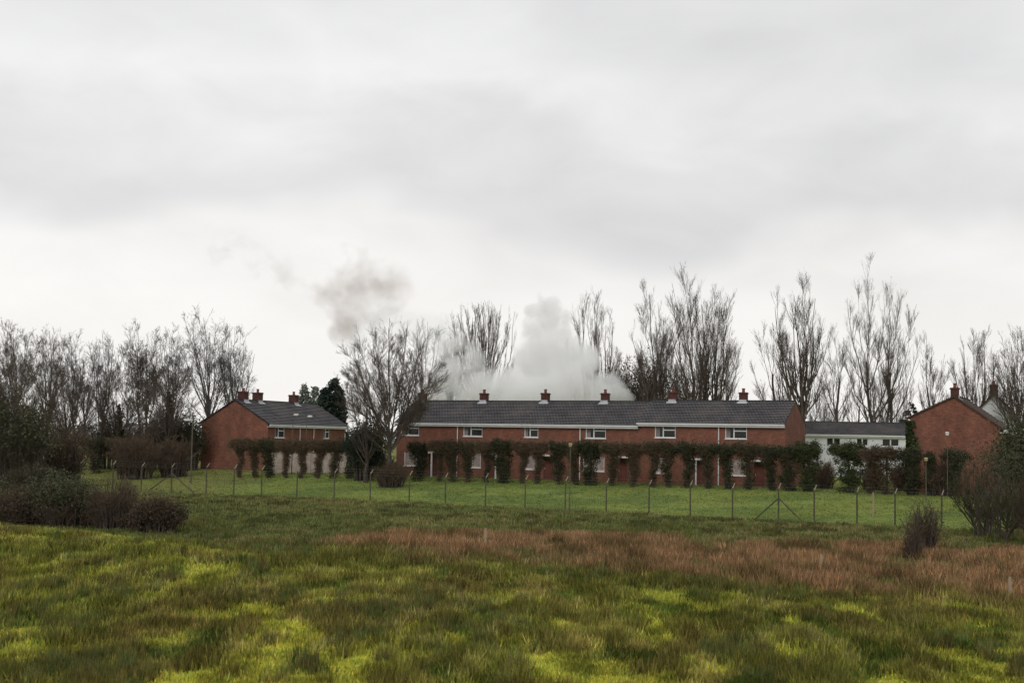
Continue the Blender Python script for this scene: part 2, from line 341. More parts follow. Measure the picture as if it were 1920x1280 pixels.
rgc = np.random.default_rng(9)
def rushes(name, n, y0, y1, blades, seed, label):
    rg = np.random.default_rng(seed)
    y = y0 * (y1 / y0) ** rg.random(n); x = (rg.random(n) * 2 - 1) * (y * 0.40 + 2.0)
    c, h, moss, lw, bb = field(x, y); patch = fbm(x / 3.0, y / 7.0, 123, 3)
    k = (lw < .3) & (moss < .35) & (patch > .50 + .08 * (y > 60)); x, y, c, bb, patch = x[k], y[k], c[k], bb[k], patch[k]; n = len(x)
    H0 = rg.uniform(.28, .58, n) * (.7 + .8 * (patch - .4)); z = G(x, y)
    rep = lambda a: np.repeat(a, blades, 0)
    m = n * blades; a = rg.uniform(0, 6.28, m); rr = .11 * np.sqrt(rg.random(m)); le = rg.uniform(.05, .42, m)
    X, Y, Z, HH = rep(x) + np.cos(a) * rr, rep(y) + np.sin(a) * rr, rep(z), rep(H0) * rg.uniform(.6, 1.1, m)
    wd = (.006 + .00022 * Y) * rg.uniform(.6, 1.3, m); V = np.empty((m, 3, 3))
    b = rg.uniform(0, 3.14, m); V[:, 0] = np.stack([X - np.cos(b) * wd, Y - np.sin(b) * wd, Z - .05], 1); V[:, 1] = np.stack([X + np.cos(b) * wd, Y + np.sin(b) * wd, Z - .05], 1)
    V[:, 2] = np.stack([X + np.cos(a) * le * HH, Y + np.sin(a) * le * HH, Z + HH], 1)
    base = np.where(bb[:, None] > .4, np.array([[.235, .145, .075]]), np.array([[.095, .108, .030]])) * rg.uniform(.65, 1.5, (n, 1))
    base = base * (1 + rg.normal(0, .12, (n, 3))); dry = rg.random(m) < .16; cb = rep(base); cb[dry] = cb[dry] * .3 + np.array([.24, .17, .08]) * .7
    cb = cb * rg.uniform(.7, 1.35, (m, 1))
    o = link(name, np_mesh(name, V.reshape(-1, 3), np.arange(m * 3).reshape(-1, 3), np.repeat(np.clip(cb, .004, .7), 3, 0)), BLADE)
    tag(o, label, 'rushes', None, 'stuff')
rushes('rushes', 15000, 25, 84, 34, 8, 'upright tufts of dark and dead brown rushes standing in the rough grass')

# ------------------------------------------------------------------ branching
def norm(v): return v / np.maximum(np.linalg.norm(v, axis=-1, keepdims=True), 1e-9)
def tubes(P, Rr, sides):
    """P (M,K,3), Rr (M,K) -> verts, quads"""
    Mn, K, _ = P.shape
    T = np.gradient(P, axis=1); T = norm(T)
    ref = np.array([0.31, 0.87, 0.11]); U = norm(np.cross(T, ref)); Wv = np.cross(T, U)
    a = np.arange(sides) * 2 * math.pi / sides
    V = P[:, :, None, :] + (U[:, :, None, :] * np.cos(a)[None, None, :, None] + Wv[:, :, None, :] * np.sin(a)[None, None, :, None]) * Rr[:, :, None, None]
    base = (np.arange(Mn)[:, None, None] * K + np.arange(K - 1)[None, :, None]) * sides
    k = np.arange(sides)[None, None, :]; k2 = (k + 1) % sides
    Q = np.stack([base + k, base + k2, base + sides + k2, base + sides + k], -1).reshape(-1, 4)
    return V.reshape(-1, 3), Q
def tube_mesh(name, sets):
    Vs, Qs, o = [], [], 0
    for P, Rr, s in sets:
        v, q = tubes(P, Rr, s); Vs.append(v); Qs.append(q + o); o += len(v)
    return np_mesh(name, np.concatenate(Vs), np.concatenate(Qs))
def spawn(rg, P, Rr, n, lo, hi, lenf, ang, up, wob, K, rr=0.6, rmin=0.012, taper=0.35, lens=None, flat=0.0):
    Mn, Kp, _ = P.shape
    idx = np.repeat(np.arange(Mn), n); m = len(idx)
    f = rg.uniform(lo, hi, m); g = f * (Kp - 1); i0 = np.minimum(g.astype(int), Kp - 2); w = (g - i0)[:, None]
    p = P[idx, i0] * (1 - w) + P[idx, i0 + 1] * w; t = norm(P[idx, i0 + 1] - P[idx, i0])
    r0 = (Rr[idx, i0] * (1 - w[:, 0]) + Rr[idx, i0 + 1] * w[:, 0]) * rr
    plen = np.linalg.norm(np.diff(P, axis=1), axis=2).sum(1) if lens is None else lens
    rn = rg.normal(0, 1, (m, 3)); perp = norm(rn - (rn * t).sum(1, keepdims=True) * t)
    if flat: perp[:, 2] *= (1 - flat); perp = norm(perp)
    a = ang * rg.uniform(0.6, 1.3, m)[:, None]
    d = norm(t * np.cos(a) + perp * np.sin(a))
    Ln = plen[idx] * lenf * rg.uniform(0.55, 1.2, m) * (1.18 - 0.62 * f)
    out = np.empty((m, K, 3)); out[:, 0] = p; st = (Ln / (K - 1))[:, None]
    for k in range(1, K):
        d = norm(d + np.array([0, 0, up]) / K * 2 + rg.normal(0, wob, (m, 3))); out[:, k] = out[:, k - 1] + d * st
    tt = np.linspace(0, 1, K)[None]
    Rn = np.maximum(r0[:, None] * (1 - tt * (1 - taper)), rmin * (1 - 0.5 * tt))
    return out, Rn
def limbs(rg, base, top_off, H, env, n, clear, k, ctrl_out=0.75, up_f=0.35, r_base=0.3, lo=0.25, K=7, lean=None, zpow=1.0):
    """main limbs ending on the crown's outline; env: list of (height share, radius)"""
    zt = lo + (1 - lo) * rg.random(n) ** zpow; er = np.interp(zt, [e[0] for e in env], [e[1] for e in env]) * rg.uniform(0.55, 1.08, n)
    az = np.arange(n) * 2.39996 + rg.uniform(-0.5, 0.5, n) + rg.random() * 6
    dirv = np.stack([np.cos(az), np.sin(az), np.zeros(n)], 1)
    ax = lambda z: np.stack([base[0] + top_off[0] * z, base[1] + top_off[1] * z, base[2] + z * H], 1) if True else 0
    s = np.maximum(zt - k * er / H - 0.04, clear + rg.uniform(0, 0.12, n)); s = np.minimum(s, zt * 0.9)
    p0 = ax(s); p2 = ax(zt) + dirv * er[:, None]
    p1 = p0 + dirv * (er * ctrl_out)[:, None]; p1[:, 2] += (p2[:, 2] - p0[:, 2]) * up_f
    t = np.linspace(0, 1, K)[None, :, None]
    P = p0[:, None] * (1 - t) ** 2 + 2 * p1[:, None] * t * (1 - t) + p2[:, None] * t ** 2
    ln = np.linalg.norm(p2 - p0, axis=1)
    wb = rg.normal(0, 1, P.shape) * 0.028 * ln[:, None, None] * np.minimum(1, t * 2); P = P + wb
    tt = np.linspace(0, 1, K)[None]
    r0 = r_base * (1 - s) ** 1.0 * np.clip(ln / (0.5 * H), 0.35, 1.0) * 0.55
    return P, np.maximum(r0[:, None] * (1 - tt * 0.86), 0.02)

def tree(px, D, top_py, width_px, style, label, cat='tree', name='bare_tree', seed=0, group='bare trees behind the houses', lean=0.0, mats=None,
         dens=1.0, bare=None, ivy=None, stems=1, base_px=None, tw=1.0):
    rg = np.random.default_rng(seed * 7 + 11)
    b = gpt(base_px or px, D); top = at(px, top_py, D); H = top.z - b.z; Wd = width_px / F * D / 2
    root = empty(name, b, 0, label, cat, group)
    bm_, tm_ = mats or (BARK, TWIG)
    r = H * 0.0135
    cx = top.x - b.x
    sets_t, sets_c = [], []
    # n tips on the dome, m lower side limbs, s: where limbs leave the trunk, dome: how far the outline drops towards its edge
    st = {'poplar': dict(n=14, m=8, s=(.12, .50), dome=(.38, 2.0), side=(.42, .70), ctrl=.68, upf=.28, top=.55, nb=3, lb=.36, ab=.34, n2=8, n3=5, l2=.30, a2=.45, up=.42, rk=.70),
          'slim': dict(n=8, m=8, s=(.18, .52), dome=(.42, 1.6), side=(.34, .72), ctrl=.70, upf=.30, top=.60, nb=3, lb=.36, ab=.38, n2=7, n3=5, l2=.28, a2=.48, up=.36, rk=.66),
          'beech': dict(n=14, m=8, s=(.24, .46), dome=(.24, 2.6), side=(.52, .80), ctrl=.50, upf=.36, top=.48, nb=3, lb=.36, ab=.50, n2=8, n3=5, l2=.26, a2=.60, up=.08, rk=.60),
          'oak': dict(n=22, m=14, s=(.20, .38), dome=(.38, 2.6), side=(.44, .72), ctrl=.48, upf=.34, top=.40, nb=3, lb=.36, ab=.46, n2=9, n3=5, l2=.27, a2=.55, up=.14, rk=.66),
          'brush': dict(n=38, m=16, s=(.36, .50), dome=(.16, 2.4), side=(.60, .82), ctrl=.62, upf=.32, top=.52, nb=2, lb=.36, ab=.22, n2=6, n3=4, l2=.20, a2=.34, up=.50, rk=.50)}[style]
    for si in range(stems):
        ox = (si - (stems - 1) / 2) * Wd * 0.85 / max(1, stems - 1) if stems > 1 else 0
        sh = 1.0 if si == 0 or stems == 1 else rg.uniform(0.84, 0.95)
        HH = H * sh * {'poplar': .94, 'slim': .93, 'beech': .95, 'oak': .945, 'brush': .93}[style]; W1 = Wd * (1.0 if stems == 1 else 0.66) * {'poplar': 1.12, 'slim': 1.1, 'beech': 1.05, 'oak': 1.16, 'brush': 1.3}[style]
        to = np.array([cx + ox + lean * H, rg.uniform(-.3, .3) + (ox * .3)])
        bx = np.array([ox * 0.20, 0, -0.15])
        K = 12; t = np.linspace(0, 1, K) * st['top']
        wob = np.cumsum(rg.normal(0, H * 0.006, (K, 2)), 0); wob[0] = 0
        TP = np.stack([bx[0] + to[0] * t + wob[:, 0], bx[1] + to[1] * t + wob[:, 1], bx[2] + t * HH], 1)
        tr = r * (1.0 if stems == 1 else .8) * np.clip(1 - t / st['top'] * .72, 0, 1) + 0.02
        P = TP[None]; Rr = tr[None].copy(); Rr[0, 0] *= 1.35
        sets_t.append((P, Rr, 7))
        n, m_ = st['n'], st['m']
        if stems > 1: n, m_ = int(n * .75), int(m_ * .75)
        rho = np.concatenate([np.sqrt((np.arange(n) + .2 + .7 * rg.random(n)) / n) * .95, rg.uniform(.85, 1.08, m_)])
        zt = 1 - st['dome'][0] * rho ** st['dome'][1] - np.abs(rg.normal(0, .025, n + m_)); zt[n:] = rg.uniform(st['side'][0], st['side'][1], m_)
        if style in ('poplar', 'slim', 'oak'): rho[n:] *= np.interp(zt[n:], [st['side'][0], st['side'][1]], [.72, 1.0])
        az = np.arange(n + m_) * 2.39996 + rg.uniform(-.4, .4, n + m_) + rg.random() * 6
        dv = np.stack([np.cos(az), np.sin(az) * .9, np.zeros(n + m_)], 1)
        s0 = st['s'][0] if bare is None else bare; s1 = max(st['s'][1], s0 + .1)
        sb = rg.uniform(s0, s1, n + m_); sb = np.minimum(sb, zt - .16 - .12 * rho); sb = np.clip(sb, s0 * .8, st['top'] * .98); sb[:3] = st['top'] * .97
        nl = n + m_; er = rho * W1
        def onT(z): return np.stack([np.interp(z, t, TP[:, k]) for k in range(3)], 1)
        p0 = onT(sb); p2 = np.stack([bx[0] + to[0] * zt, bx[1] + to[1] * zt, bx[2] + zt * HH], 1) + dv * er[:, None]
        p1 = p0 + dv * (er * st['ctrl'])[:, None]; p1[:, 2] += (p2[:, 2] - p0[:, 2]) * st['upf']
        KK = 9; u = np.linspace(0, 1, KK)[None, :, None]
        P1 = p0[:, None] * (1 - u) ** 2 + 2 * p1[:, None] * u * (1 - u) + p2[:, None] * u ** 2
        ln = np.linalg.norm(p2 - p0, axis=1); wv = np.cumsum(rg.normal(0, 1, P1.shape), 1) * .011 * ln[:, None, None]; wv -= wv[:, :1]; P1 = P1 + wv
        r1 = np.interp(sb, t, tr) * rg.uniform(.75, 1.15, nl) * st['rk'] * np.clip(ln / (.5 * H), .4, 1.1)
        R1 = np.maximum(r1[:, None] * (1 - np.linspace(0, 1, KK)[None] * .88), .016)
        sets_c.append((P1, R1, 5))
        up, a2 = st['up'], st['a2']
        PB, RB = spawn(rg, P1, R1, st['nb'], .22, .92, st['lb'], st['ab'], up, .02, 9, .62, .016)
        sets_c.append((PB, RB, 4)); PA = np.concatenate([P1, PB]); RA = np.concatenate([R1, RB])
        pl = np.linalg.norm(np.diff(PA, axis=1), axis=2).sum(1)
        P2, R2 = spawn(rg, PA, RA, int(st['n2'] * dens), .28, .98, st['l2'], a2, up, .025, 5, .45, .0095, lens=np.maximum(pl, .26 * H))
        P3, R3 = spawn(rg, P2, R2, int(st['n3'] * dens) or 3, .06, 1.0, .50, a2 * .9, up * .7, .03, 4, .55, .0062 * tw)
        P4, R4 = spawn(rg, P3, R3, 3, .08, 1.0, .65, a2 * .85, up * .4, .035, 3, .6, .0046 * tw)
        sets_c += [(P2, R2, 4), (P3, R3, 3), (P4, R4, 3)]
    link('trunk', tube_mesh('trunk', sets_t), bm_, root)
    link('crown', tube_mesh('crown', sets_c), tm_, root)
    if ivy:
        h0, h1, w, mt, cnt = ivy
        u = 1 - np.sqrt(1 - rg.random(cnt) * .98); z = (h0 + (h1 - h0) * u * 1.15) * H; a = rg.uniform(0, 6.28, cnt); rad = w * rg.uniform(.1, 1, cnt) * (1.05 - .8 * u) * (.75 + .35 * np.sin(z * 2.3 + a * 2))
        pts = np.stack([np.cos(a) * rad + cx * z / H, np.sin(a) * rad, z], 1)
        link('ivy', leaf_mesh('ivy', rg, pts, 0.13), mt, root)
    return root
def leaf_mesh(name, rg, P, size):
    m = len(P); n1 = norm(rg.normal(0, 1, (m, 3))); rn = rg.normal(0, 1, (m, 3)); n2 = norm(np.cross(n1, rn))
    s = size * rg.uniform(.55, 1.3, (m, 1))
    V = np.stack([P - n1 * s, P + n2 * s * .7, P + n1 * s, P - n2 * s * .7], 1)
    return np_mesh(name, V.reshape(-1, 3), np.arange(m * 4).reshape(-1, 4))
def clusters(rg, n, k, sampler, spread):
    c = sampler(rg, k); i = rg.integers(0, k, n); return c[i] + rg.normal(0, 1, (n, 3)) * spread
def shrub(px, D, top_py, width_px, label, kinds, seed, name='shrub', cat='shrub', group=None, base_off=0, arch=0.5, stems=60, leaf=None, tops=None, mat_t=TWIGB, depth=None, dens=1.0, rmin=.011):
    """many stems fanning out from the ground, twigs, optional leaf clusters"""
    rg = np.random.default_rng(seed * 13 + 5)
    b = gpt(px, D); H = at(px, top_py, D).z - b.z; Wd = width_px / F * D / 2; Dp = depth or Wd * .7
    root = empty(name, b, 0, label, cat, group)
    a = rg.uniform(0, 6.28, stems); rr = np.sqrt(rg.random(stems))
    bx, by = np.cos(a) * rr * Wd * .55, np.sin(a) * rr * Dp * .55
    tx, ty = np.cos(a) * rr * Wd * .92, np.sin(a) * rr * Dp * .92
    tz = H * np.sqrt(np.clip(1 - (rr * .86) ** 2, .05, 1)) * rg.uniform(.68, 1.0, stems)
    t = np.linspace(0, 1, 6)[None, :, None]
    p0 = np.stack([bx, by, np.full(stems, -.1)], 1); p2 = np.stack([tx, ty, tz], 1); p1 = np.stack([bx * 1.1, by * 1.1, tz * (.45 + arch * .5)], 1)
    P = p0[:, None] * (1 - t) ** 2 + 2 * p1[:, None] * t * (1 - t) + p2[:, None] * t ** 2 + rg.normal(0, .03 * H, (stems, 6, 3)) * t
    Rr = np.maximum((.028 + .004 * H) * (1 - .8 * np.linspace(0, 1, 6))[None] * rg.uniform(.6, 1.4, (stems, 1)), rmin)
    P2, R2 = spawn(rg, P, Rr, int(8 * dens), .12, .98, .32, .75, .15, .10, 4, .6, rmin)
    P3, R3 = spawn(rg, P2, R2, 5, .1, .98, .5, .8, .08, .12, 3, .6, rmin * .9)
    link('stems', tube_mesh('stems', [(P, Rr, 4)]), BARK, root)
    link('twigs', tube_mesh('twigs', [(P2, R2, 3), (P3, R3, 3)]), mat_t, root)
    if leaf:
        cnt, size, mt, z0, z1 = leaf
        def smp(rg, k):
            u = norm(rg.normal(0, 1, (k, 3))) * (rg.random((k, 1)) ** .33)
            return np.stack([u[:, 0] * Wd * .9, u[:, 1] * Dp * .9, H * (z0 + (z1 - z0) * (u[:, 2] * .5 + .5))], 1)
        link('leaves', leaf_mesh('leaves', rg, clusters(rg, cnt, max(10, cnt // 60), smp, .07 * H + .1), size), mt, root)
    return root

# ------------------------------------------------------------------ houses
def frame_axes(rz): return Vector((math.cos(rz), math.sin(rz), 0)), Vector((-math.sin(rz), math.cos(rz), 0))
class House:
    """local x along the front, y away from the camera, z up; origin at the front near corner on the ground"""
    def __init__(s, name, org, rz, W, Dp, he, hr, label, cat, group=None, wall=BRICK, roof=TILE, front_he=None, verge=(0.12, 0.12), ridge_at=0.5, opens=(), course=0.33):
        s.root = empty(name, org, rz, label, cat, group); s.org, s.rz, s.W, s.Dp, s.he, s.hr = Vector(org), rz, W, Dp, he, hr
        s.ax, s.ay = frame_axes(rz); yr = Dp * ridge_at; s.yr = yr; s.opens = list(opens); he2 = he if front_he is None else front_he; s.heb = he2
        m = MB(); z0 = -0.5
        X = sorted({0, W, *[v for o in opens for v in (o[0], o[1])]}); Z = sorted({z0, he, *[v for o in opens for v in (o[2], o[3])]})
        for i in range(len(X) - 1):
            for j in range(len(Z) - 1):
                mx_, mz = (X[i] + X[i+1]) / 2, (Z[j] + Z[j+1]) / 2
                if any(o[0] < mx_ < o[1] and o[2] < mz < o[3] for o in opens): continue
                m.quad([(X[i],0,Z[j]),(X[i+1],0,Z[j]),(X[i+1],0,Z[j+1]),(X[i],0,Z[j+1])], [(X[i],Z[j]),(X[i+1],Z[j]),(X[i+1],Z[j+1]),(X[i],Z[j+1])])
        dr = 0.22
        for o in opens:
            x0, x1, a, b = o[:4]
            m.quad([(x0,0,a),(x0,0,b),(x0,dr,b),(x0,dr,a)]); m.quad([(x1,0,b),(x1,0,a),(x1,dr,a),(x1,dr,b)])
            m.quad([(x0,0,b),(x1,0,b),(x1,dr,b),(x0,dr,b)]); m.quad([(x0,0,a),(x0,dr,a),(x1,dr,a),(x1,0,a)])
        m.quad([(W,Dp,z0),(0,Dp,z0),(0,Dp,he2),(W,Dp,he2)], [(W,z0),(0,z0),(0,he2),(W,he2)])
        for x in (0, W):
            p = [(x,0,z0),(x,Dp,z0),(x,Dp,he2),(x,yr,hr),(x,0,he)]; uv = [(q[1], q[2]) for q in p]
            m.quad(p if x else p[::-1], uv if x else uv[::-1])
        m.build('wall', wall, s.root)
        # roof: courses of tiles, each lapping the one below
        rf = MB(); over = 0.32; v0, v1 = verge
        for side in (0, 1):
            yb, zb = (0, he) if side == 0 else (Dp, he2); sg = 1 if side == 0 else -1
            run = abs(yr - yb); L0 = math.hypot(run, hr - zb); ux, uz = run / L0 * sg, (hr - zb) / L0
            nxy, nz = -uz * sg, run / L0
            n = max(3, int(round((L0 + over) / course))); st = (L0 + over) / n
            for k in range(n):
                d0, d1 = -over + k * st, -over + (k + 1) * st
                def pt(d, off): return (yb + ux * d + nxy * off, zb + uz * d + nz * off)
                a0, a1, b1, b0 = pt(d0, .13), pt(d1, .085), pt(d1, .055), pt(d0, .055)
                lo = [(-v0, a0[0], a0[1]), (W + v1, a0[0], a0[1])]; hi = [(W + v1, a1[0], a1[1]), (-v0, a1[0], a1[1])]
                q = lo + hi; uv = [(p[0], d) for p, d in zip(q, (k * course, k * course, (k + 1) * course, (k + 1) * course))]
                rf.quad(q if side == 0 else q[::-1], uv if side == 0 else uv[::-1])
                fr = [(-v0, b0[0], b0[1]), (W + v1, b0[0], b0[1]), (W + v1, a0[0], a0[1]), (-v0, a0[0], a0[1])]
                rf.quad(fr, [(0, k * course)] * 4)
            e0, e1, f1, f0 = pt(-over, .10), pt(L0, .085), pt(L0, .0), pt(-over, .02)
            for x in (-v0, W + v1): rf.quad([(x, *e0), (x, *e1), (x, *f1), (x, *f0)])
            rf.quad([(-v0, *f0), (-v0, *f1), (W + v1, *f1), (W + v1, *f0)])
        s.roof = rf.build('roof', roof, s.root)
        rg_ = MB(); rg_.box(-v0, W + v1, yr - .13, yr + .13, hr + .02, hr + .17); rg_.build('ridge_tiles', RIDGE, s.roof)
        g = MB(); gy = -over - .02; gz = he - (hr - he) / yr * over
        g.box(-v0, W + v1, gy + .035, gy + .06, gz - .22, gz + .05); gu = g.build('gutter', WHITE, s.root)
        g = MB(); g.box(-v0, W + v1, gy - .09, gy + .03, gz - .06, gz + .06); g.build('gutter_trough', WHITE, gu)
        g = MB(); g.box(-v0 + .01, W + v1 - .01, gy + .065, -.003, gz - .20, gz - .16); g.build('soffit', WHITE, gu)
    def local(s, p): d = Vector(p) - s.org; return Vector((d.dot(s.ax), d.dot(s.ay), d.z))
    def hit(s, px, py, yl=0.0):
        """local (x, z) where the sight line through a pixel meets the plane y = yl"""
        r = ray(px, py); o = CAM - s.org; t = (yl - o.dot(s.ay)) / r.dot(s.ay); p = o + r * t; return p.dot(s.ax), p.z
    def window(s, x0, x1, z0, z1, style='casement', pane=GLASS, curtain=True):
        y = 0.07; b = .075; m = MB()
        m.box(x0, x1, y, y + .07, z0, z0 + b); m.box(x0, x1, y, y + .07, z1 - b, z1)
        m.box(x0, x0 + b, y, y + .07, z0 + b, z1 - b); m.box(x1 - b, x1, y, y + .07, z0 + b, z1 - b)
        if style == 'casement':
            xm = x0 + (x1 - x0) * .40; zt = z0 + (z1 - z0) * .64
            m.box(xm - .05, xm + .05, y - .004, y + .066, z0 + b, z1 - b); m.box(xm + .05, x1 - b, y - .003, y + .066, zt - .04, zt + .05)
        elif style == 'pair':
            xm = (x0 + x1) / 2; m.box(xm - .07, xm + .07, y - .004, y + .066, z0 + b, z1 - b)
        m.box(x0 - .05, x1 + .05, -.05, .065, z0 - .06, z0 - .002)
        w = m.build('window', WHITE, s.root)
        p = MB(); p.quad([(x0, y + .05, z0), (x1, y + .05, z0), (x1, y + .05, z1), (x0, y + .05, z1)]); p.build('pane', pane, w)
        if curtain and style == 'casement':
            c = MB(); n = 7; xa, xb = x0 + b, x0 + (x1 - x0) * .36
            for k in range(n):
                u0, u1 = xa + (xb - xa) * k / n * .6, xa + (xb - xa) * (k + 1) / n * .6
                c.quad([(u0, y + .046 - .008 * (k % 2), z0 + b), (u1, y + .046 - .008 * ((k + 1) % 2), z0 + b), (u1, y + .046 - .008 * ((k + 1) % 2), z1 - b), (u0, y + .046 - .008 * (k % 2), z1 - b)])
            c.build('curtain', CURT, w)
        return w
    def chimney(s, x, h=0.85, w=.66, brick=BRICK_D, pot=True, fl=True):
        y0, y1 = s.yr - w / 2, s.yr + w / 2; zb = s.hr - .45; zt = s.hr + h; m = MB()
        m.box(x - w/2, x + w/2, y0, y1, zb, zt - .14); m.box(x - w/2 - .07, x + w/2 + .07, y0 - .07, y1 + .07, zt - .138, zt - .07); m.box(x - w/2 - .02, x + w/2 + .02, y0 - .02, y1 + .02, zt - .069, zt)
        c = m.build('chimney', brick, s.root)
        if pot:
            p = MB(); p.tube((x, s.yr, zt), (x, s.yr, zt + .30), .14, .12, 10); p.tube((x, s.yr, zt + .28), (x, s.yr, zt + .36), .155, .155, 10); p.build('pot', POT, c)
        if fl:
            f = MB(); sl = (s.hr - s.he) / s.yr; q = .14; ya = y0 - .32
            za = s.hr + .16 - (s.yr - ya) * sl; zc = s.hr + .16 - (s.yr - y0) * sl
            f.quad([(x - w/2 - q, ya, za), (x + w/2 + q, ya, za), (x + w/2 + q, y0 - .01, zc), (x - w/2 - q, y0 - .01, zc)])
            f.box(x - w/2 - .02, x + w/2 + .02, y0 - .02, y0 - .003, zc - .1, zc + .20); f.build('flashing', LEAD, c)
        return c
    def downpipe(s, x, z0=0.05):
        m = MB(); gz = s.he - .1; m.tube((x, -.30, gz - .1), (x, -.09, gz - .42), .05); m.tube((x, -.09, gz - .40), (x, -.09, z0), .05); m.build('downpipe', WHITE, s.root)
    def hood(s, x0, x1, z, post=None, door=True):
        m = MB(); m.box(x0, x1, -.75, -.002, z, z + .14); h = m.build('door_hood', WHITE, s.root)
        if post is not None:
            p = MB(); p.box(post - .06, post + .06, -.74, -.62, .0, z - .002); p.build('post', WHITE, h)

# ---- the long terrace of six houses
A = at(1472, 900, 118.0); B = at(742, 900, 133.2)
A.z = B.z = 0
TRZ = math.atan2(A.y - B.y, A.x - B.x); tax = (A - B).normalized(); tay = Vector((-tax.y, tax.x, 0))
def plane_pt(px, py, off=0.0):
    r = ray(px, py); o = B + tay * off; t = (o - CAM).dot(tay) / r.dot(tay); return CAM + r * t
def U(px): return (plane_pt(px, 880) - B).dot(tax)
bounds = [742, 855, 980, 1085, 1197, 1345, 1472]
uu = [0] + [U(p) for p in bounds[1:]]
eave_z = [None] * 6
TG = 'six red brick terraced houses in one row'
specs = [  # chimney px, window px x0 x1, ground window px x0 x1, hood px x0 x1, post px
    (793, (750, 784), (757, 781), (803, 823), 815), (908, (867, 903), (884, 901), (913, 930), 935), (1010, (971, 1008), (968, 1006), (1018, 1037), None),
    (1135, (1097, 1135), (1093, 1133), (1157, 1183), None), (1262, (1227, 1266), (1224, 1250), (1301, 1318), 1309), (1394, (1359, 1400), (1366, 1399), (1413, 1433), None)]
tl = ['end terraced house with its brick front half hidden behind the big bare tree',
      'second terraced house from the big bare tree, downpipe beside its white framed window',
      'third terraced house, where the roofline makes its small step in the grey tiles',
      'fourth terraced house, mid row, lower than the neighbour with the raised white gutter',
      'terraced house whose eave steps up higher than its neighbour, dark chimney against bare poplars',
      'end terraced house with visible brick gable next to the white rendered house']
blocks = [(0, 1), (2, 3), (4, 5)]
EZ = {0: (6.44, 8.86), 1: (6.47, 8.88), 2: (6.36, 8.78)}
zfix = {}
for bi, (i, j) in enumerate(blocks):
    # eave and ridge heights of each stepped block, read at the block's middle
    pxm = [860, 1090, 1335][bi]; eav = [797, 803.5, 798][bi]; rid = [750.5, 753.5, 750][bi]
    ze = plane_pt(pxm, eav, -.35).z + .28; zr = plane_pt(pxm, rid, 4.0).z - .15
    zfix[i] = zfix[j] = (ze, zr) if bi != 1 else (zfix[0][0], zfix[0][1] + .03)
houses = []
for i in range(6):
    ze, zr = zfix[i]; x0, x1 = uu[i], uu[i + 1]; o = B + tax * x0; gz = min(Gf(o.x, o.y), Gf((B + tax * x1).x, (B + tax * x1).y)) - 0.02
    ch, wpx, gpx, hpx, post = specs[i]
    off = 0.0
    org = Vector((o.x, o.y, gz)); he, hr = ze - gz, zr - gz
    wx = [U(p) - x0 for p in wpx]; gx = [U(p) - x0 for p in gpx]; hx = [U(p) - x0 for p in hpx]
    wtop = he - .30 + (.08 if i < 4 else .0); opens = [(max(.1, wx[0]), wx[1], wtop - 1.07, wtop - .02), (max(.1, gx[0]), gx[1], .95, 2.30)]
    dx = (max(.15, hx[0] + .05), min(x1 - x0 - .15, hx[0] + .95)); opens.append((dx[0], dx[1], 0.1, 2.08))
    verge = (.12 if i == 0 else 0.0, 0.0 if i != 5 else .02)
    if i == 4: verge = (.10, 0)
    if i == 2: verge = (.06, 0)
    h = House('terraced_house', org, TRZ, x1 - x0 - .004, 8.0, he, hr, tl[i], 'house', TG, verge=verge, opens=opens)
    h.window(*opens[0]); h.window(*opens[1], style='plain', pane=NET)
    d = MB(); d.box(dx[0], dx[1], .12, .17, .1, 2.08); dd = d.build('door', DOOR, h.root)
    d = MB(); d.box(dx[0] + .08, dx[0] + .12, .08, .118, 1.0, 1.14); d.build('handle', LEAD, dd)
    yr = h.yr
    cx = h.hit(ch, 745, 4.0)[0]; h.chimney(min(max(.5, cx), x1 - x0 - .5), brick=BRICK_D, h=.86)
    h.hood(hx[0], hx[1], 2.2, None if post is None else U(post) - x0)
    houses.append(h)
for i in (1, 3, 5): houses[i].downpipe(.12, 0.05)

# ---- angled houses beside the garden wall
LG = 'brick houses beside the dark conifer'
n0 = at(500, 880, 140.0); lrz = R(90 - 23)
Lw = 8.4
def lh(off, W, label, chs, wins, pipes, verge):
    ax = Vector((math.cos(lrz), math.sin(lrz), 0)); o = Vector((n0.x, n0.y, 0)) + ax * off; gz = Gf(n0.x, n0.y) - 0.05
    he = at(500, 797, 140).z + .22 - gz; hr = at(440, 748, 141.8).z - .12 - gz
    h = House('brick_house', Vector((o.x, o.y, gz)), lrz, W, 8.0, he, hr, label, 'house', LG, verge=verge, opens=wins)
    return h
# front wall here looks away to the side: local x runs along the long wall, local y towards the gable's far corner
axl = Vector((math.cos(lrz), math.sin(lrz), 0)); ayl = Vector((-math.sin(lrz), math.cos(lrz), 0))
def lx(px):
    r = ray(px, 820); o = Vector((n0.x, n0.y, 0)) - CAM; t = o.dot(ayl) / r.dot(ayl); p = r * t - o; return p.dot(axl)
b1 = lx(578)
w1 = (lx(515), lx(534)); w2 = (lx(606) - b1, lx(618) - b1); gzl = Gf(n0.x, n0.y) - 0.05
hel = at(500, 797, 140).z + .22 - gzl
h = lh(0, b1 - .005, 'brick house showing its wide plain gable end, paired chimneys on its ridge', None, [(w1[0], w1[1], hel - 1.45, hel - .35)], None, (.15, 0))
h.window(w1[0], w1[1], hel - 1.45, hel - .35); h.chimney(1.4, .95, .8); h.chimney(b1 * .52, .95, .8); h.downpipe(lx(561), 0.05)
W2 = lx(648) - b1
h2 = lh(b1, W2, 'brick house behind the garden wall, single chimney, next to the dark conifer', None, [(w2[0], w2[1], hel - 1.45, hel - .35)], None, (0, .15))
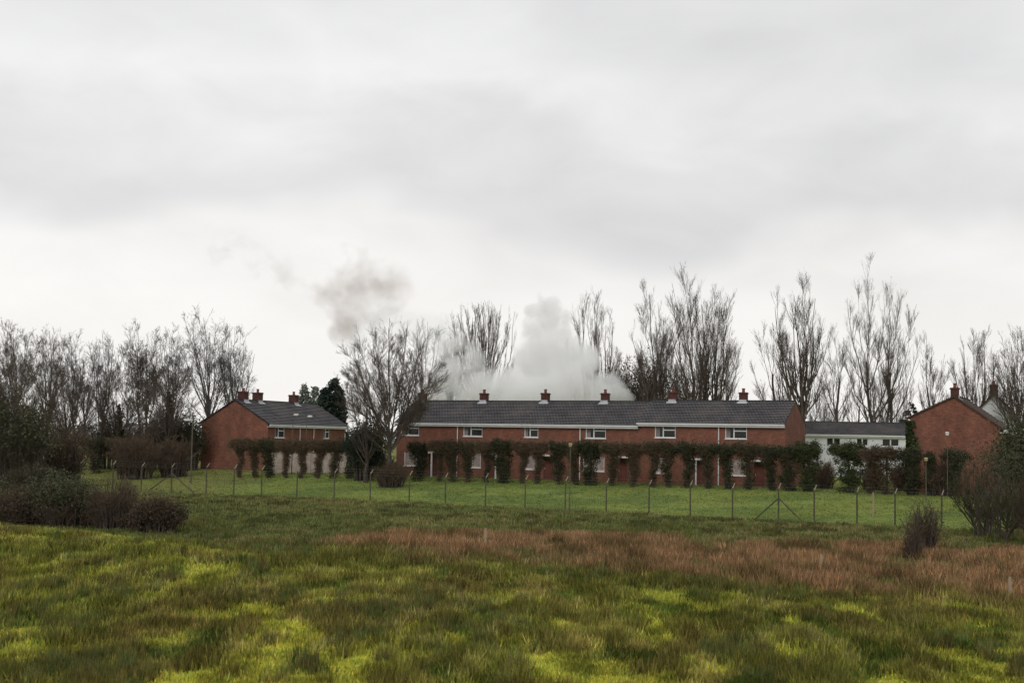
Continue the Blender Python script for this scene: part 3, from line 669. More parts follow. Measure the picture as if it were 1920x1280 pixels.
h2.window(w2[0], w2[1], hel - 1.45, hel - .35); h2.chimney(W2 * .42, .95, .8); h2.downpipe(W2 * .12, 0.05); h2.downpipe(W2 * .96, 0.05)
sgn = MB(); sgn.box(-.4, -.16, -.35, .35, hel - .5, hel - .2)
# garden wall in front of them
ga, gb_ = gpt(512, 136.5), gpt(652, 136.5)
wl = empty('garden_wall', ga, math.atan2(gb_.y - ga.y, gb_.x - ga.x), 'pale rendered garden wall in front of the angled brick houses', 'wall')
Lg = (gb_ - ga).length; m = MB(); m.box(0, Lg, 0, .2, -.4, 2.0); m.build('panel', GARDENW, wl)
m = MB(); m.box(-.04, Lg + .04, -.04, .24, 2.002, 2.08); m.build('coping', CONC_L, wl)
for k in range(5):
    x = Lg * k / 4; m = MB(); m.box(x - .12, x + .12, -.08, -.003, -.4, 1.99); m.build('pier', GARDENW, wl)

# ---- brick gable house on the other side
r0 = at(1706, 880, 112.0); rrz = R(-8)
e_l = at(1706, 777, 112.0); ap = at(1791, 741, 111.4); e_r = at(1880, 797, 110.8)
gz = Gf(r0.x, r0.y) - .1
def gable_house(name, L0, R0, apz, zl, zr, depth, rz_dir, label, group, wall, roof, vg=.14, chim=None):
    """gable end faces the camera between L0 and R0 (xy); built with local x running away from the camera"""
    # local y axis = from right corner to left corner; local x = away
    v = (L0 - R0); v.z = 0; Wd = v.length; ay = v.normalized(); ax = Vector((ay.y, -ay.x, 0))
    rz = math.atan2(ax.y, ax.x); gz = min(Gf(L0.x, L0.y), Gf(R0.x, R0.y)) - .1
    org = Vector((R0.x, R0.y, gz))
    return House(name, org, rz, depth, Wd, zr - gz, apz - gz, label, 'house', group, wall=wall, roof=roof, front_he=zl - gz, verge=(vg, vg), ridge_at=chim if chim else .5)
L0 = Vector((e_l.x, e_l.y, 0)); R0 = Vector((e_r.x, e_r.y, 0)); R0 = L0 + Vector((math.cos(R(-24)), math.sin(R(-24)), 0)) * 8.2
R0x = at(1880, 850, R0.y)
tR = (R0x.x - L0.x) / math.cos(R(-24)); R0 = L0 + Vector((math.cos(R(-24)), math.sin(R(-24)), 0)) * tR
# apex share along the gable from the right corner
fr = .50
apx = R0 * (1 - fr) + L0 * fr
h3 = gable_house('brick_house', L0, R0, at(1791, 741, apx.y).z - .12, at(1706, 780, L0.y).z - .1, at(1880, 799, R0.y).z - .1, 11.0, None,
                 'brick house turned gable end on, ivy climbing its corner, beside the white rendered house', None, BRICK, TILE_R, .18, fr)
h3.chimney(.45, .75, .62)
rgi = np.random.default_rng(5); npt = 2600
zz = rgi.uniform(0, h3.heb - .3, npt); wv = .62 * (0.7 + .5 * np.sin(zz * 2.1) * .4)
pts = np.stack([rgi.uniform(-.35, -.02, npt), h3.Dp - np.abs(rgi.normal(0, 1, npt)) * wv * .7 + .25, zz], 1)
link('ivy', leaf_mesh('ivy', rgi, pts, .13), IVYG, h3.root)

# ---- white gable house behind it
L1 = at(1832, 880, 131); R1 = at(1906, 880, 130)
h4 = gable_house('white_house', Vector((L1.x, L1.y, 0)), Vector((R1.x, R1.y, 0)), at(1864, 737, 130.5).z - .12, at(1835, 772, 130).z, at(1906, 778, 130).z, 10.0, None,
                 'white rendered gable showing over the roof of the ivy cornered brick house', None, RENDER, TILE_R, .2, .55)
h4.chimney(.45, .95, .7)

# ---- long white rendered house
wl0 = at(1470, 880, 168); wr0 = at(1730, 880, 168)
wz = Gf(wl0.x, wl0.y) - .1; WW = (wr0 - wl0).length
zev = at(1600, 818, 168).z + .25 - wz; zrg = at(1600, 791, 171.5).z - .12 - wz
def wx_(px): return at(px, 830, 168).x - wl0.x
ops = [(wx_(1550), wx_(1576), zev - 1.35, zev - .45), (wx_(1606), wx_(1628), zev - 1.35, zev - .45), (wx_(1654), wx_(1686), zev - 1.35, zev - .45)]
h5 = House('white_house', Vector((wl0.x, wl0.y, wz)), 0.0, WW, 7.5, zev, zrg, 'long low white rendered house with grey roof between the brick gables', 'house', None, wall=RENDER, opens=ops)
for o in ops: h5.window(*o, style='pair', curtain=False)
m = MB(); vx = wx_(1596); m.box(vx - .25, vx + .25, 2.2, 2.5, zrg - 1.0, zrg - .55); m.build('roof_vent', WHITE, h5.root)

# ------------------------------------------------------------------ fence
post_px = [60, 150, 212, 265, 322, 387, 439, 491, 557, 627, 695, 768, 836, 911, 985, 1060, 1137, 1217, 1295, 1374, 1460, 1527, 1607, 1678, 1765, 1850, 1925]
fo = FA; fence = empty('security_fence', (FA.x, FA.y, 0), 0, 'wire fence on mossy concrete posts with cranked tops along the mown grass', 'fence')
def fence_pt(px):
    r = ray(px, 900); n = Vector((FN.x, FN.y, 0)); o = Vector((FA.x, FA.y, 5)); t = (o - CAM).dot(n) / r.dot(n); p = CAM + r * t
    return Vector((p.x, p.y, Gf(p.x, p.y)))
tops = []
rf_ = random.Random(3)
for k, px in enumerate(post_px):
    p = fence_pt(px) - fence.location; hgt = 2.15 + rf_.uniform(-.06, .06); tx = rf_.uniform(-.03, .03)
    m = MB(); w = .065
    a, b = Vector((p.x, p.y, p.z - .3)), Vector((p.x + tx, p.y, p.z + hgt))
    m.tube(a, b, .068, .06, 4)
    po = m.build('post', CONC, fence)
    e = b + Vector((FN.x * .22 + .08, FN.y * .22, .32)); m = MB(); m.tube(b - Vector((0, 0, .03)), e, .045, .035, 4); m.build('cranked_top', CONC_L, po)
    tops.append((Vector((p.x, p.y, p.z)), b, e))
    if px in (322, 1460):
        for sg in (-1, 1):
            q = fence_pt(px + sg * (46 if px < 1000 else 50)) - fence.location
            m = MB(); m.tube((p.x, p.y, p.z + 1.55), (q.x, q.y, q.z - .1), .055, .055, 4); m.build('strut', CONC, fence)
for hz in (.25, 1.15, 2.05):
    m = MB()
    for (a, _, _), (b, _, _) in zip(tops, tops[1:]): m.tube(a + Vector((0, 0, hz)), b + Vector((0, 0, hz)), .008, .008, 3, False)
    m.build('wire', WIRE, fence)
for f in (.35, .95):
    m = MB()
    for (_, a, e), (_, b, e2) in zip(tops, tops[1:]): m.tube(a.lerp(e, f), b.lerp(e2, f), .007, .007, 3, False)
    m.build('barbed_wire', WIRE, fence)

# ------------------------------------------------------------------ lamp posts and stakes
def lamp(px, D, head_py, label, style='side', side=1, mat=LAMPH, r=.05, sz=1.0):
    b = gpt(px, D); H = at(px, head_py, D).z - b.z
    o = empty('street_lamp', b, 0, label, 'street lamp', 'lamp posts around the estate')
    m = MB(); m.tube((0, 0, -.2), (0, 0, 1.0), r * 1.5, r * 1.4); m.tube((0, 0, 1.0), (0, 0, H - .02), r * 1.1, r * .8); m.build('post', LAMPM, o)
    m = MB()
    if style == 'side':
        m.tube((0, 0, H - .04), (side * .22 * sz, 0, H + .02), r * .8, r * .8, 6)
        x0, x1 = sorted((side * .15 * sz, side * .72 * sz)); m.box(x0, x1, -.14 * sz, .14 * sz, H - .04, H + .10)
        m.box(x0 + .06, x1 - .06, -.11 * sz, .11 * sz, H - .09, H - .042)
    else:
        m.tube((0, 0, H - .03), (0, 0, H + .22 * sz), .14 * sz, .20 * sz, 10); m.tube((0, 0, H + .222 * sz), (0, 0, H + .30 * sz), .24 * sz, .10 * sz, 10)
    m.build('lamp_head', mat, o); return o
lamp(1070, 100, 836, 'slender weathered lamp post standing by the wire fence in front of the terrace', 'top', 1, LAMPY, .034, .72)
lamp(361, 128, 787, 'street lamp with white head beside the plain brick gable end', 'side', -1, LAMPH, .06, 1.1)
lamp(549, 134, 777, 'lamp post rising before the angled house roof, nearer its gable', 'side', 1, LAMPH, .035, .7)
lamp(575, 134, 780, 'lamp post rising before the angled house roof, farther from its gable', 'side', 1, LAMPH, .035, .7)
lamp(1776, 106, 815, 'lamp post with white box head before the ivy cornered brick gable', 'top', 1, LAMPH, .028, .75)
lamp(1736, 104, 863, 'short lamp post with small head between the ivy columns before the brick gable', 'top', 1, LAMPY, .03, .75)
def stake(px, D, h, label):
    b = gpt(px, D); o = empty('wooden_stake', b, 0, label, 'stake', 'wooden stakes in the rushes')
    m = MB(); m.box(-.05, .05, -.04, .04, -.3, h); m.box(-.035, .035, -.03, .03, h, h + .06); m.build('shaft', WOOD, o)
stake(914, 62, .95, 'pale wooden stake at the edge of the brown rushes, nearest the photo centre')
stake(1540, 55, .75, 'short weathered stake half hidden in the brown rushes')
stake(1891, 47, .85, 'pale wooden stake in the rushes nearest the dark thicket side of the field')
stake(1637, 96, 1.6, 'thin pale stake on the mown grass behind the wire fence')

# ------------------------------------------------------------------ ivy clad posts in front of the houses
def ivy_post(px, D, top_py, w_px, tw_px, mix, label, seed, name='ivy_clad_post', cat='plant', shape='column', n=1500, green=IVY):
    rg = np.random.default_rng(seed * 31 + 3); b = gpt(px, D); H = at(px, top_py, D).z - b.z
    root = empty(name, b, 0, label, cat, 'ivy clad posts in a line before the houses')
    k = D / F; w, tw = w_px * k / 2, tw_px * k / 2; ph = rg.uniform(0, 6.28)
    m = MB(); m.tube((0, 0, -.2), (rg.uniform(-.1, .1), 0, H - .1), .11, .07, 6); m.build('stem', BARK, root)
    def rad(z):     # half width at height share z
        return np.where(z > .82, tw, np.interp(z, [0, .25, .6, .82], [w * .55, w * .8, w * 1.05, max(w * 1.2, tw * .7)]))
    def smp(rg, kk):
        z = rg.random(kk) ** .75; top = rg.random(kk) < .46; z = np.where(top, rg.uniform(.82, 1.0, kk), z * .85)
        rr = rad(z) * np.sqrt(rg.random(kk)); a = rg.uniform(0, 6.28, kk)
        hz = H * z - np.where(top, .28 * np.abs(rg.normal(0, 1, kk)) - .1, 0)
        dx = np.sin(z * 7 + ph) * .10 + np.where(top, 0, np.sin(z * 15 + ph * 3) * .07)
        return np.stack([np.cos(a) * rr + dx, np.sin(a) * np.minimum(rr, .55), np.maximum(hz, .15)], 1)
    nl = int(n * mix)
    if nl: link('leaves', leaf_mesh('leaves', rg, clusters(rg, int(nl * 2.0), 130, smp, .15), .062), green, root)
    nt_ = int(1500 * max(.35, 1.25 - mix))
    c = smp(rg, nt_); d = norm(rg.normal(0, 1, (nt_, 3)) * [1, .5, .6] + [0, 0, -.35]); Ln = rg.uniform(.25, .7, nt_)[:, None]
    P = np.stack([c - d * Ln * .5, c + rg.normal(0, .04, (nt_, 3)), c + d * Ln * .5], 1)
    link('twigs', tube_mesh('twigs', [(P, np.tile(np.array([.016, .014, .008]), (nt_, 1)), 3)]), TWIGB if mix < .9 else TWIGO, root)
    return root
def linD(px): return float(np.interp(px, [160, 440, 660, 787, 1515, 1800], [140, 132, 129, 125.5, 112, 107]))
ip = [ # px, top_py, w, topw, mix, n, label
 (180, 822, 28, 62, 1.0, 2200, 'bushy dark ivy column at the thicket end before the bare beeches'),
 (228, 822, 20, 60, .6, 1200, 'drooping ivy beam section beside the dark column before the beeches'),
 (266, 824, 18, 36, .5, 1000, 'ivy column at the outer edge of the short ivy beam near the beeches'),
 (452, 823, 8, 40, .15, 700, 'bare leaning post with twiggy top against the plain brick gable'),
 (479, 824, 14, 44, .55, 1300, 'narrow ivy column against the plain brick gable, between bare post and dark column'),
 (505, 826, 22, 36, 1.0, 2000, 'dark leafy column at the corner of the plain brick gable'),
 (539, 826, 9, 46, .3, 900, 'thin twiggy column before the start of the pale garden wall'),
 (568, 826, 11, 44, .35, 1000, 'thin brown column before the middle of the pale garden wall'),
 (600, 826, 13, 44, .35, 1100, 'brown twiggy column before the pale garden wall, two from its end'),
 (630, 826, 20, 46, .75, 1700, 'ivy column before the end of the pale garden wall'),
 (660, 828, 22, 40, .95, 1900, 'dark ivy column between the garden wall and the evergreen bush'),
 (787, 832, 30, 34, 1.1, 2600, 'black green bulging ivy column next to the white post of the first door hood'),
 (826, 826, 5, 46, .25, 700, 'twiggy beam span over the first white door hood of the terrace'),
 (849, 828, 22, 48, .75, 1900, 'ivy column below the first white downpipe of the terrace'),
 (879, 828, 18, 50, .8, 1800, 'ragged ivy column in front of the second house ground floor window'),
 (914, 829, 6, 44, .5, 1000, 'ivy beam span above the second white door hood of the terrace'),
 (944, 827, 34, 44, 1.2, 3000, 'fat dark ivy column tapering to the ground by the short white post'),
 (982, 828, 10, 44, .25, 900, 'twiggy brown column in front of the third house pale window'),
 (1010, 829, 14, 42, .35, 1100, 'brown column beneath the third chimney of the terrace'),
 (1049, 829, 24, 40, .9, 2000, 'broad dark column just before the slender weathered lamp post'),
 (1078, 832, 16, 36, .6, 1500, 'mixed ivy column directly behind the slender weathered lamp post'),
 (1107, 828, 32, 52, 1.15, 2900, 'wide dark leafy mass in front of the fourth house pale window'),
 (1150, 830, 18, 46, .5, 1500, 'brown ivy column past the fourth house window beneath its chimney'),
 (1189, 830, 22, 50, .35, 1400, 'rusty twig column where the white gutter steps up'),
 (1226, 829, 12, 44, .5, 1300, 'dark ragged column beside the fifth house pale window'),
 (1252, 830, 20, 44, .8, 1900, 'ivy column hiding the edge of the fifth house ground floor window'),
 (1291, 830, 20, 46, .95, 2000, 'dark column next to the tall white post of the fifth house'),
 (1327, 832, 20, 44, .75, 1800, 'ivy column between the white post and the long white downpipe'),
 (1364, 832, 20, 46, .9, 2000, 'ivy column just past the long white downpipe of the last house'),
 (1403, 832, 24, 50, .8, 2000, 'thick brown green column past the last pale ground floor window'),
 (1446, 836, 24, 46, .9, 2000, 'ivy column below the end of the long white gutter'),
 (1480, 838, 38, 56, 1.0, 2600, 'broad ivy mass below the end gable of the terrace'),
]
for k, (px, ty, w, tw, mix, n, lab) in enumerate(ip): ivy_post(px, linD(px), ty, w, tw, mix, lab, k, n=n, green=(IVYB if mix < .5 else IVY))
ip2 = [(1516, 830, 34, 44, 1.3, 3400, 'tall leafy green column at the corner of the terrace end gable', IVYG),
 (1592, 832, 58, 66, 1.2, 5200, 'wide green topped ivy column in front of the long white house', IVYG),
 (1633, 842, 12, 44, .3, 900, 'thin twiggy column between the two big ivy columns before the white house', IVYB),
 (1662, 838, 46, 62, .6, 3000, 'brown twiggy column spreading at its top before the white house end', IVYB),
 (1710, 842, 30, 36, 1.1, 2800, 'dark ivy column at the ivied corner of the brick gable house', IVY),
 (1742, 850, 11, 14, 1.0, 1100, 'slim black ivy column beside the short lamp post', IVY),
 (1789, 844, 24, 52, .9, 2200, 'ivy column merging into the thicket before the brick gable house', IVY)]
for k, (px, ty, w, tw, mix, n, lab, gm) in enumerate(ip2): ivy_post(px, linD(px), ty, w, tw, mix, lab, 50 + k, n=n, green=gm)

# ------------------------------------------------------------------ trees
TB = 'bare trees behind the houses'; BG_ = (BARKG, TWIGG)
tree(733, 122, 590, 190, 'oak', 'big spreading bare tree standing in front of the terrace end', seed=3, group=None, dens=1.4, name='spreading_bare_tree', base_px=734)
tree(688, 125, 650, 70, 'slim', 'slender bare tree with low twigs beside the big spreading bare tree', seed=4, group=None, dens=.6)
tree(905, 158, 533, 108, 'brush', 'bushy bare tree of upright shoots rising out of the white smoke', seed=5, dens=1.2, bare=.30)
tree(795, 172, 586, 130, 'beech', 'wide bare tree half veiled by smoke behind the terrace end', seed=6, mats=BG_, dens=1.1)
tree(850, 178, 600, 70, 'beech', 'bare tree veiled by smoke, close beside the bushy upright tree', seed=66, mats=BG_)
tree(1113, 165, 520, 92, 'poplar', 'thin bare poplar just past the white smoke plume', seed=7, dens=.8)
tree(1070, 165, 600, 40, 'slim', 'small bare tree touching the edge of the white smoke plume', seed=77, dens=.7)
tree(1160, 160, 610, 70, 'slim', 'low bare tree between the thin poplar and the big poplar group', seed=8, dens=.8)
tree(1238, 152, 505, 105, 'poplar', 'bare poplar with ivied trunk behind the fifth chimney', seed=9, ivy=(0.05, .36, .8, IVYG, 1500), stems=2)
tree(1308, 150, 473, 138, 'poplar', 'tallest bare poplar behind the fifth chimney of the terrace', seed=10, stems=2, dens=1.15)
tree(1362, 152, 530, 75, 'poplar', 'thin bare poplar leaning outward between the two last terrace chimneys', seed=11, base_px=1332, dens=.75)
tree(1440, 158, 545, 72, 'slim', 'bare slender tree behind the last chimney of the terrace', seed=12, dens=.8, base_px=1462)
tree(1505, 156, 482, 112, 'poplar', 'tall bare poplar rising behind the end gable of the terrace', seed=13, base_px=1490)
tree(1571, 176, 572, 58, 'slim', 'narrow upright bare tree behind the long white house', seed=14, dens=.9)
tree(1655, 180, 480, 150, 'poplar', 'widest bare poplar with forked stems behind the long white house', seed=15, stems=2, dens=1.1)
tree(1614, 178, 655, 66, 'slim', 'small thin bare tree at the foot of the widest poplar', seed=16, dens=.7)
tree(1752, 150, 583, 72, 'slim', 'bare tree with wavy stems beside the ivy cornered brick gable', seed=17, stems=2, dens=.9)
tree(1836, 140, 590, 100, 'poplar', 'bare tree rising behind the chimney of the brick gable house', seed=18, dens=1.1)
tree(1908, 126, 598, 100, 'oak', 'dark bare tree cut by the picture edge beyond the white gable', seed=19, dens=.9)
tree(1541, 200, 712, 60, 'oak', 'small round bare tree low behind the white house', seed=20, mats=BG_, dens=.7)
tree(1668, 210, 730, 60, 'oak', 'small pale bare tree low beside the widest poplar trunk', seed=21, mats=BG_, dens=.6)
# beeches beyond the thicket
BE = 'bare beeches beyond the thicket'
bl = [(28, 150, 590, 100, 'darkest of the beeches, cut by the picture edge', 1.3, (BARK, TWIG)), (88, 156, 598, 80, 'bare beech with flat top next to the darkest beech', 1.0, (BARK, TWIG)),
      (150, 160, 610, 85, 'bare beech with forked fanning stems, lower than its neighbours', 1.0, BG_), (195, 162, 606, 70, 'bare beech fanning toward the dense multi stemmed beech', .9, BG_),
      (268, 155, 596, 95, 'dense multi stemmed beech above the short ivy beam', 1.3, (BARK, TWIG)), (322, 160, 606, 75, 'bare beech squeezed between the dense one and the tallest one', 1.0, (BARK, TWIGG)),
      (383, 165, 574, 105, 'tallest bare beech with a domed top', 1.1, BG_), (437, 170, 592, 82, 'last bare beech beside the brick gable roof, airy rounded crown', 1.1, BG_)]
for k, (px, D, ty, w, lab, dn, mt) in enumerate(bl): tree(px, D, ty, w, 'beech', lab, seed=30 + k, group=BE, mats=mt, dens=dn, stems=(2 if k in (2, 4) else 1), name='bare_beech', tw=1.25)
tree(55, 138, 650, 150, 'oak', 'twiggy dark tree low in front of the darkest beech', seed=41, group=BE, dens=.8, ivy=(.05, .55, 1.8, IVYM, 3600))
tree(130, 140, 668, 110, 'oak', 'low twiggy tree in front of the fanning beeches', seed=42, group=BE, dens=.8)
tree(225, 142, 672, 110, 'oak', 'low twiggy tree beneath the dense multi stemmed beech', seed=43, group=BE, dens=.8, ivy=(.1, .6, 1.0, IVY, 1500))
tree(318, 140, 668, 110, 'oak', 'low twiggy tree near the street lamp by the brick gable', seed=44, group=BE, dens=.8, ivy=(.05, .7, 1.0, IVY, 2600))
tree(2, 120, 640, 120, 'oak', 'dark ivied tree standing at the picture edge behind the bramble', seed=45, group=BE, dens=.8, ivy=(.1, .7, 1.8, IVYM, 3600))

# scrub
SG = 'brown scrub under the beeches'
sc = [(30, 118, 745, 150, 'greenish scrub at the picture edge under the darkest beech', TWIGO, (2500, .12, IVYM, .2, .95)), (120, 124, 770, 130, 'brown scrub between edge tree and dark ivy column', TWIGB, (1200, .1, IVYB, .1, .6)),
      (215, 145, 762, 150, 'brown scrub directly behind the short ivy beam', TWIGB, None), (300, 143, 752, 120, 'tall reddish scrub between the ivy beam and the brick gable', TWIGB, None),
      (355, 141, 770, 70, 'dark scrub against the edge of the brick gable', TWIGO, (2200, .1, IVY, .05, .95)), (255, 133, 800, 120, 'low scrub beneath the short ivy beam', TWIGB, None),
      (330, 134, 815, 90, 'low scrub by the foot of the street lamp', TWIGB, None), (70, 112, 866, 160, 'mossy low scrub spreading behind the bramble', TWIGO, (3500, .1, IVYM, .0, .7)),
      (1208, 160, 668, 120, 'dense brown thicket behind the terrace beside the smoke', TWIGO, (5200, .12, IVYB, .1, .95)), (1262, 158, 700, 90, 'ivied thicket at the foot of the tallest poplars', TWIGO, (2600, .12, IVYG, .1, .9)),
      (738, 121.0, 862, 84, 'brown brushwood around the foot of the big spreading tree', TWIGB, None), (1158, 162, 676, 74, 'brown thicket just past the smoke edge', TWIGO, (1500, .12, IVYB, .1, .9))]
sc += [(712, 131, 842, 84, 'brown twiggy growth between the evergreen bush and the terrace end', TWIGB, None), (1545, 118, 862, 60, 'low brown hedge between the tall leafy column and the wide ivy column', TWIGB, None), (1635, 117, 860, 60, 'low brown hedge before the white house between ivy columns', TWIGB, (600, .08, IVYB, .1, .9)),
       (1690, 116, 864, 50, 'low brown hedge at the ivied corner of the brick gable house', TWIGB, None), (1765, 108, 866, 70, 'low brown hedge beneath the lamp with white box head', TWIGB, (500, .08, IVYB, .1, .9))]
for k, (px, D, ty, w, lab, mt, lf) in enumerate(sc): shrub(px, D, ty, w, lab, None, 60 + k, name='scrub_bush', cat='shrub', group=SG, mat_t=mt, leaf=lf, stems=90, arch=.6, rmin=.014)

# evergreens
def conifer(px, D, top_py, w_px, label, mat, seed, n=9000, humps=None, name='conifer', group=None, leafs=.14):
    rg = np.random.default_rng(seed); b = gpt(px, D); H = at(px, top_py, D).z - b.z; w = w_px / F * D / 2
    root = empty(name, b, 0, label, 'tree', group); m = MB(); m.tube((0, 0, -.2), (0, 0, H * .85), .22, .05); m.build('trunk', BARK, root)
    def smp(rg, k):
        i = rg.integers(0, len(humps), k); hx = np.array([h_[0] for h_ in humps])[i] * w; hh_ = np.array([h_[1] for h_ in humps])[i] * H; hw = np.array([h_[2] for h_ in humps])[i] * w
        z = rg.uniform(.02, 1, k); r = hw * np.interp(z, [0, .12, .45, .75, .92, 1], [.8, 1, 1, .78, .42, .08]) * rg.uniform(.55, 1, k); a = rg.uniform(0, 6.28, k)
        return np.stack([hx + np.cos(a) * r, np.sin(a) * r, z * hh_], 1)
    link('crown', leaf_mesh('crown', rg, clusters(rg, n, n // 28, smp, .16), leafs), mat, root)
    return root
conifer(621, 158, 712, 58, 'dark green columnar conifer behind the angled brick house', CONI, 1, 12000, [(.1, 1, .66), (-.42, .90, .58), (.45, .90, .58)], leafs=.2)
conifer(577, 215, 722, 50, 'pale grey green round topped trees far behind the angled roof', CONIG, 2, 7000, [(-.3, 1, .55), (.5, .98, .45)], leafs=.22)
conifer(1708, 205, 757, 60, 'dark distant evergreen low between the widest poplar and brick gable', CONI, 3, 4500, [(0, 1, .7), (-.6, .8, .4), (.5, .85, .4)], leafs=.2)
shrub(686, 127, 800, 74, 'dark green evergreen bush between garden wall and the big tree', None, 90, name='evergreen_bush', leaf=(7500, .10, CONI, .25, 1.0), stems=40)

# thicket at the field edge, camera's right hand side
RG = 'thicket along the field edge by the brick gable'
shrub(1925, 88, 795, 120, 'big dark evergreen thicket beneath the dark bare tree', None, 100, name='thicket_bush', group=RG, leaf=(14000, .075, IVYM, .35, 1.0), stems=60, mat_t=TWIGO, arch=.4)
shrub(1865, 78, 835, 150, 'bare multi stemmed hawthorn before the evergreen thicket', None, 101, name='hawthorn_bush', group=RG, leaf=(2000, .05, IVYM, .6, 1.0), stems=20, mat_t=TWIGO, arch=.2, dens=.6)
shrub(1945, 72, 860, 80, 'brown scrub at the picture edge before the evergreen thicket', None, 102, name='thicket_bush', group=RG, stems=60, mat_t=TWIGB)
tree(1838, 79, 850, 120, 'oak', 'small forked hawthorn with spreading low branches by the fence end', seed=51, name='hawthorn_tree', group=RG, dens=.7, bare=.12, stems=2, mats=(BARK, TWIGO))
tree(1886, 73, 870, 110, 'oak', 'small crooked hawthorn nearest the picture edge in the rough grass', seed=52, name='hawthorn_tree', group=RG, dens=.7, bare=.1, mats=(BARK, TWIGO))
shrub(1730, 64, 915, 80, 'lone brown twiggy bush standing before the wire fence', None, 103, name='thorn_bush', group=RG, stems=45, mat_t=TWIGB, arch=.2, rmin=.0045, leaf=(700, .035, IVYB, .2, .9))
shrub(1712, 60, 965, 46, 'low grey brown bush right in front of the lone twiggy bush', None, 104, name='thorn_bush', group=RG, stems=30, mat_t=TWIGB, arch=.2, rmin=.006)
# brambles on the bank
BG2 = 'brambles on the low bank'
shrub(40, 72, 905, 190, 'dark bramble mound cut by the picture edge', None, 110, name='bramble_bush', group=BG2, leaf=(7000, .05, IVYB, .1, .95), stems=110, mat_t=TWIGB, arch=.5, rmin=.008)
shrub(135, 71, 898, 170, 'dark green bramble mound beside the edge mound', None, 111, name='bramble_bush', group=BG2, leaf=(6500, .05, IVYM, .3, 1.0), stems=110, mat_t=TWIGB, arch=.5, rmin=.008)
shrub(225, 70, 885, 130, 'loose brown twiggy bush between the green mound and the domed bramble', None, 112, name='thorn_bush', group=BG2, stems=110, mat_t=TWIGB, arch=.3, rmin=.007)
shrub(303, 68, 930, 112, 'domed dark reddish bramble at the end of the bank', None, 113, name='bramble_bush', group=BG2, leaf=(5500, .05, IVYB, .05, .95), stems=150, mat_t=TWIGB, arch=.8, rmin=.008)

# far woodland strip
rg = np.random.default_rng(77); n = 26000
xx = rg.uniform(-230, 230, n); yy = 420 + rg.uniform(0, 30, n); hf = 3 + 7 * fbm(xx / 22, yy * 0 + 3, 7, 4); zz = 1.4 + hf * rg.random(n) ** .7
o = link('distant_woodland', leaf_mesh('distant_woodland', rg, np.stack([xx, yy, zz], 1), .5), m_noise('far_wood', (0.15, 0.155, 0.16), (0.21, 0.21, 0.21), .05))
tag(o, 'grey strip of far woodland low on the horizon', 'woodland', None, 'stuff')

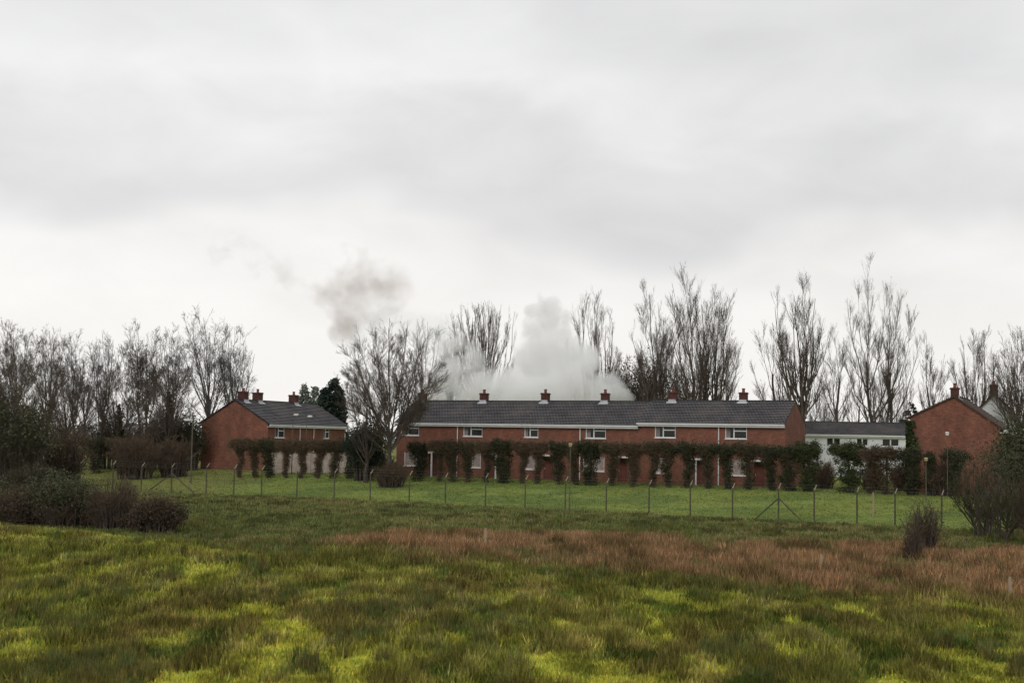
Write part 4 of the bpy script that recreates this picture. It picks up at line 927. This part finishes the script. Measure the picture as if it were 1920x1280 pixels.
# ------------------------------------------------------------------ smoke
def smoke(name, label, blobs, D, color, dens, nscale, thr, absorb=None, aniso=0.0, wisp=1.0, dy=0.0, detail=4, gain=3.0, amp=.8):
    """closed mesh round soft puffs; the density comes from the same puffs broken up by noise"""
    cs = []
    for (px, py, r_, w) in blobs:
        rg = random.Random(px * 31 + py); c = at(px, py, D + dy * rg.uniform(-1, 1)); cs.append((c, r_ / F * D, w))
    org = sum((c for c, _, _ in cs), Vector()) / len(cs)
    import bmesh
    bm = bmesh.new()
    for c, r_, w in cs:
        bmesh.ops.create_icosphere(bm, subdivisions=2, radius=r_ * 1.32, matrix=Matrix.Translation(c - org))
    me = bpy.data.meshes.new(name); bm.to_mesh(me); bm.free()
    o = bpy.data.objects.new(name, me); C.objects.link(o); o.location = org
    md = o.modifiers.new('join', 'REMESH'); md.mode = 'VOXEL'; md.voxel_size = 0.9
    m = bpy.data.materials.new(name); m.use_nodes = True; nt = m.node_tree; nt.nodes.clear()
    tc = N(nt, 'ShaderNodeTexCoord')
    n1 = N(nt, 'ShaderNodeTexNoise', i_Scale=nscale, i_Detail=detail, i_Roughness=0.6); L(nt, tc.outputs['Object'], n1.inputs['Vector'])
    # the noise also pushes the puffs' outlines about
    cen = N(nt, 'ShaderNodeVectorMath', operation='SUBTRACT'); L(nt, n1.outputs['Color'], cen.inputs[0]); cen.inputs[1].default_value = (.5, .5, .5)
    scl = N(nt, 'ShaderNodeVectorMath', operation='SCALE'); L(nt, cen.outputs[0], scl.inputs[0]); scl.inputs['Scale'].default_value = wisp
    pos = N(nt, 'ShaderNodeVectorMath', operation='ADD'); L(nt, tc.outputs['Object'], pos.inputs[0]); L(nt, scl.outputs[0], pos.inputs[1])
    tot = None
    for c, r_, w in cs:
        dn = N(nt, 'ShaderNodeVectorMath', operation='DISTANCE'); L(nt, pos.outputs[0], dn.inputs[0]); dn.inputs[1].default_value = c - org
        v = M2(nt, 'MULTIPLY_ADD', dn.outputs['Value'], -1.0 / (r_ * 1.2), 1.0); v = M2(nt, 'MAXIMUM', v, 0.0); v = M2(nt, 'MULTIPLY', v, w)
        tot = v if tot is None else M2(nt, 'MAXIMUM', tot, v) if thr < 0 else M2(nt, 'ADD', tot, v)
    f = M2(nt, 'MULTIPLY_ADD', n1.outputs['Fac'], 1.0, -0.5); f = M2(nt, 'MULTIPLY_ADD', f, 0.9, 0.0)
    f = M2(nt, 'ADD', M2(nt, 'SUBTRACT', tot, abs(thr)), M2(nt, 'MULTIPLY', f, amp))
    f = M2(nt, 'MULTIPLY', f, gain, clamp=True)
    f = M2(nt, 'MULTIPLY', f, M2(nt, 'MINIMUM', M2(nt, 'MULTIPLY', tot, 2.0), 1.0))
    dd = M2(nt, 'MULTIPLY', f, dens)
    pv = N(nt, 'ShaderNodeVolumePrincipled'); pv.inputs['Color'].default_value = (*color, 1); pv.inputs['Anisotropy'].default_value = aniso
    pv.inputs['Density Attribute'].default_value = ''
    if absorb: pv.inputs['Absorption Color'].default_value = (*absorb, 1)
    L(nt, dd, pv.inputs['Density']); out = N(nt, 'ShaderNodeOutputMaterial'); L(nt, pv.outputs[0], out.inputs['Volume'])
    o.data.materials.append(m); tag(o, label, 'smoke', None, 'stuff'); return o
smoke('white_smoke', 'dense white smoke plume billowing up behind the terrace roof',
      [(992, 576, 15, .85), (1010, 574, 24, 1), (1036, 576, 24, 1), (1056, 596, 22, 1), (1024, 602, 34, 1), (1002, 620, 26, 1), (1046, 630, 36, 1), (1012, 648, 40, 1), (1080, 650, 26, .9), (1000, 682, 46, 1), (1062, 672, 46, 1), (1104, 684, 26, 1), (1090, 708, 42, 1), (956, 712, 44, .8), (975, 672, 28, .7), (948, 740, 46, .95), (935, 705, 34, .7), (905, 712, 36, .6), (1040, 735, 70, 1.1),
       (1112, 740, 42, 1.1), (1136, 726, 34, 1.2), (1150, 735, 30, 1.2), (1168, 746, 24, 1.3), (1098, 672, 34, 1.0), (975, 745, 55, .95), (915, 720, 48, .7), (870, 740, 48, .75), (838, 700, 48, .68), (848, 640, 42, .6), (885, 680, 42, .6), (818, 740, 40, .65), (838, 612, 34, .5)],
      150, (.99, .99, .99), (.66), .42, -.24, None, .0, 2.4, 4.0, gain=5.5, amp=1.9, detail=5)
smoke('brown_smoke', 'thin brownish smoke cloud drifting high above the terrace end',
      [(672, 474, 42, .75), (700, 500, 46, .8), (742, 530, 48, .95), (760, 552, 34, .9), (640, 520, 50, .85), (610, 546, 42, .85), (700, 556, 46, 1), (655, 572, 40, 1), (646, 604, 34, 1.1), (658, 630, 34, 1.0), (690, 600, 36, .9), (652, 618, 30, .9), (720, 596, 34, .8), (676, 540, 40, .8),
       (740, 580, 30, .7), (446, 470, 56, .62), (500, 492, 50, .6), (550, 520, 44, .6)],
      185, (.44, .38, .355), .46, .30, .42, (.5, .42, .40), .0, 5.0, 3.0, amp=3.2, gain=.9, detail=7)
smoke('blue_smoke', 'faint bluish smoke veil trailing over the crown of the spreading tree',
      [(690, 610, 40, .9), (730, 602, 42, .9), (775, 612, 46, .9), (820, 620, 44, .9), (665, 632, 28, .7)],
      140, (.62, .66, .72), .085, .25, .16, (.5, .55, .6), .0, 2.0, 2.0)
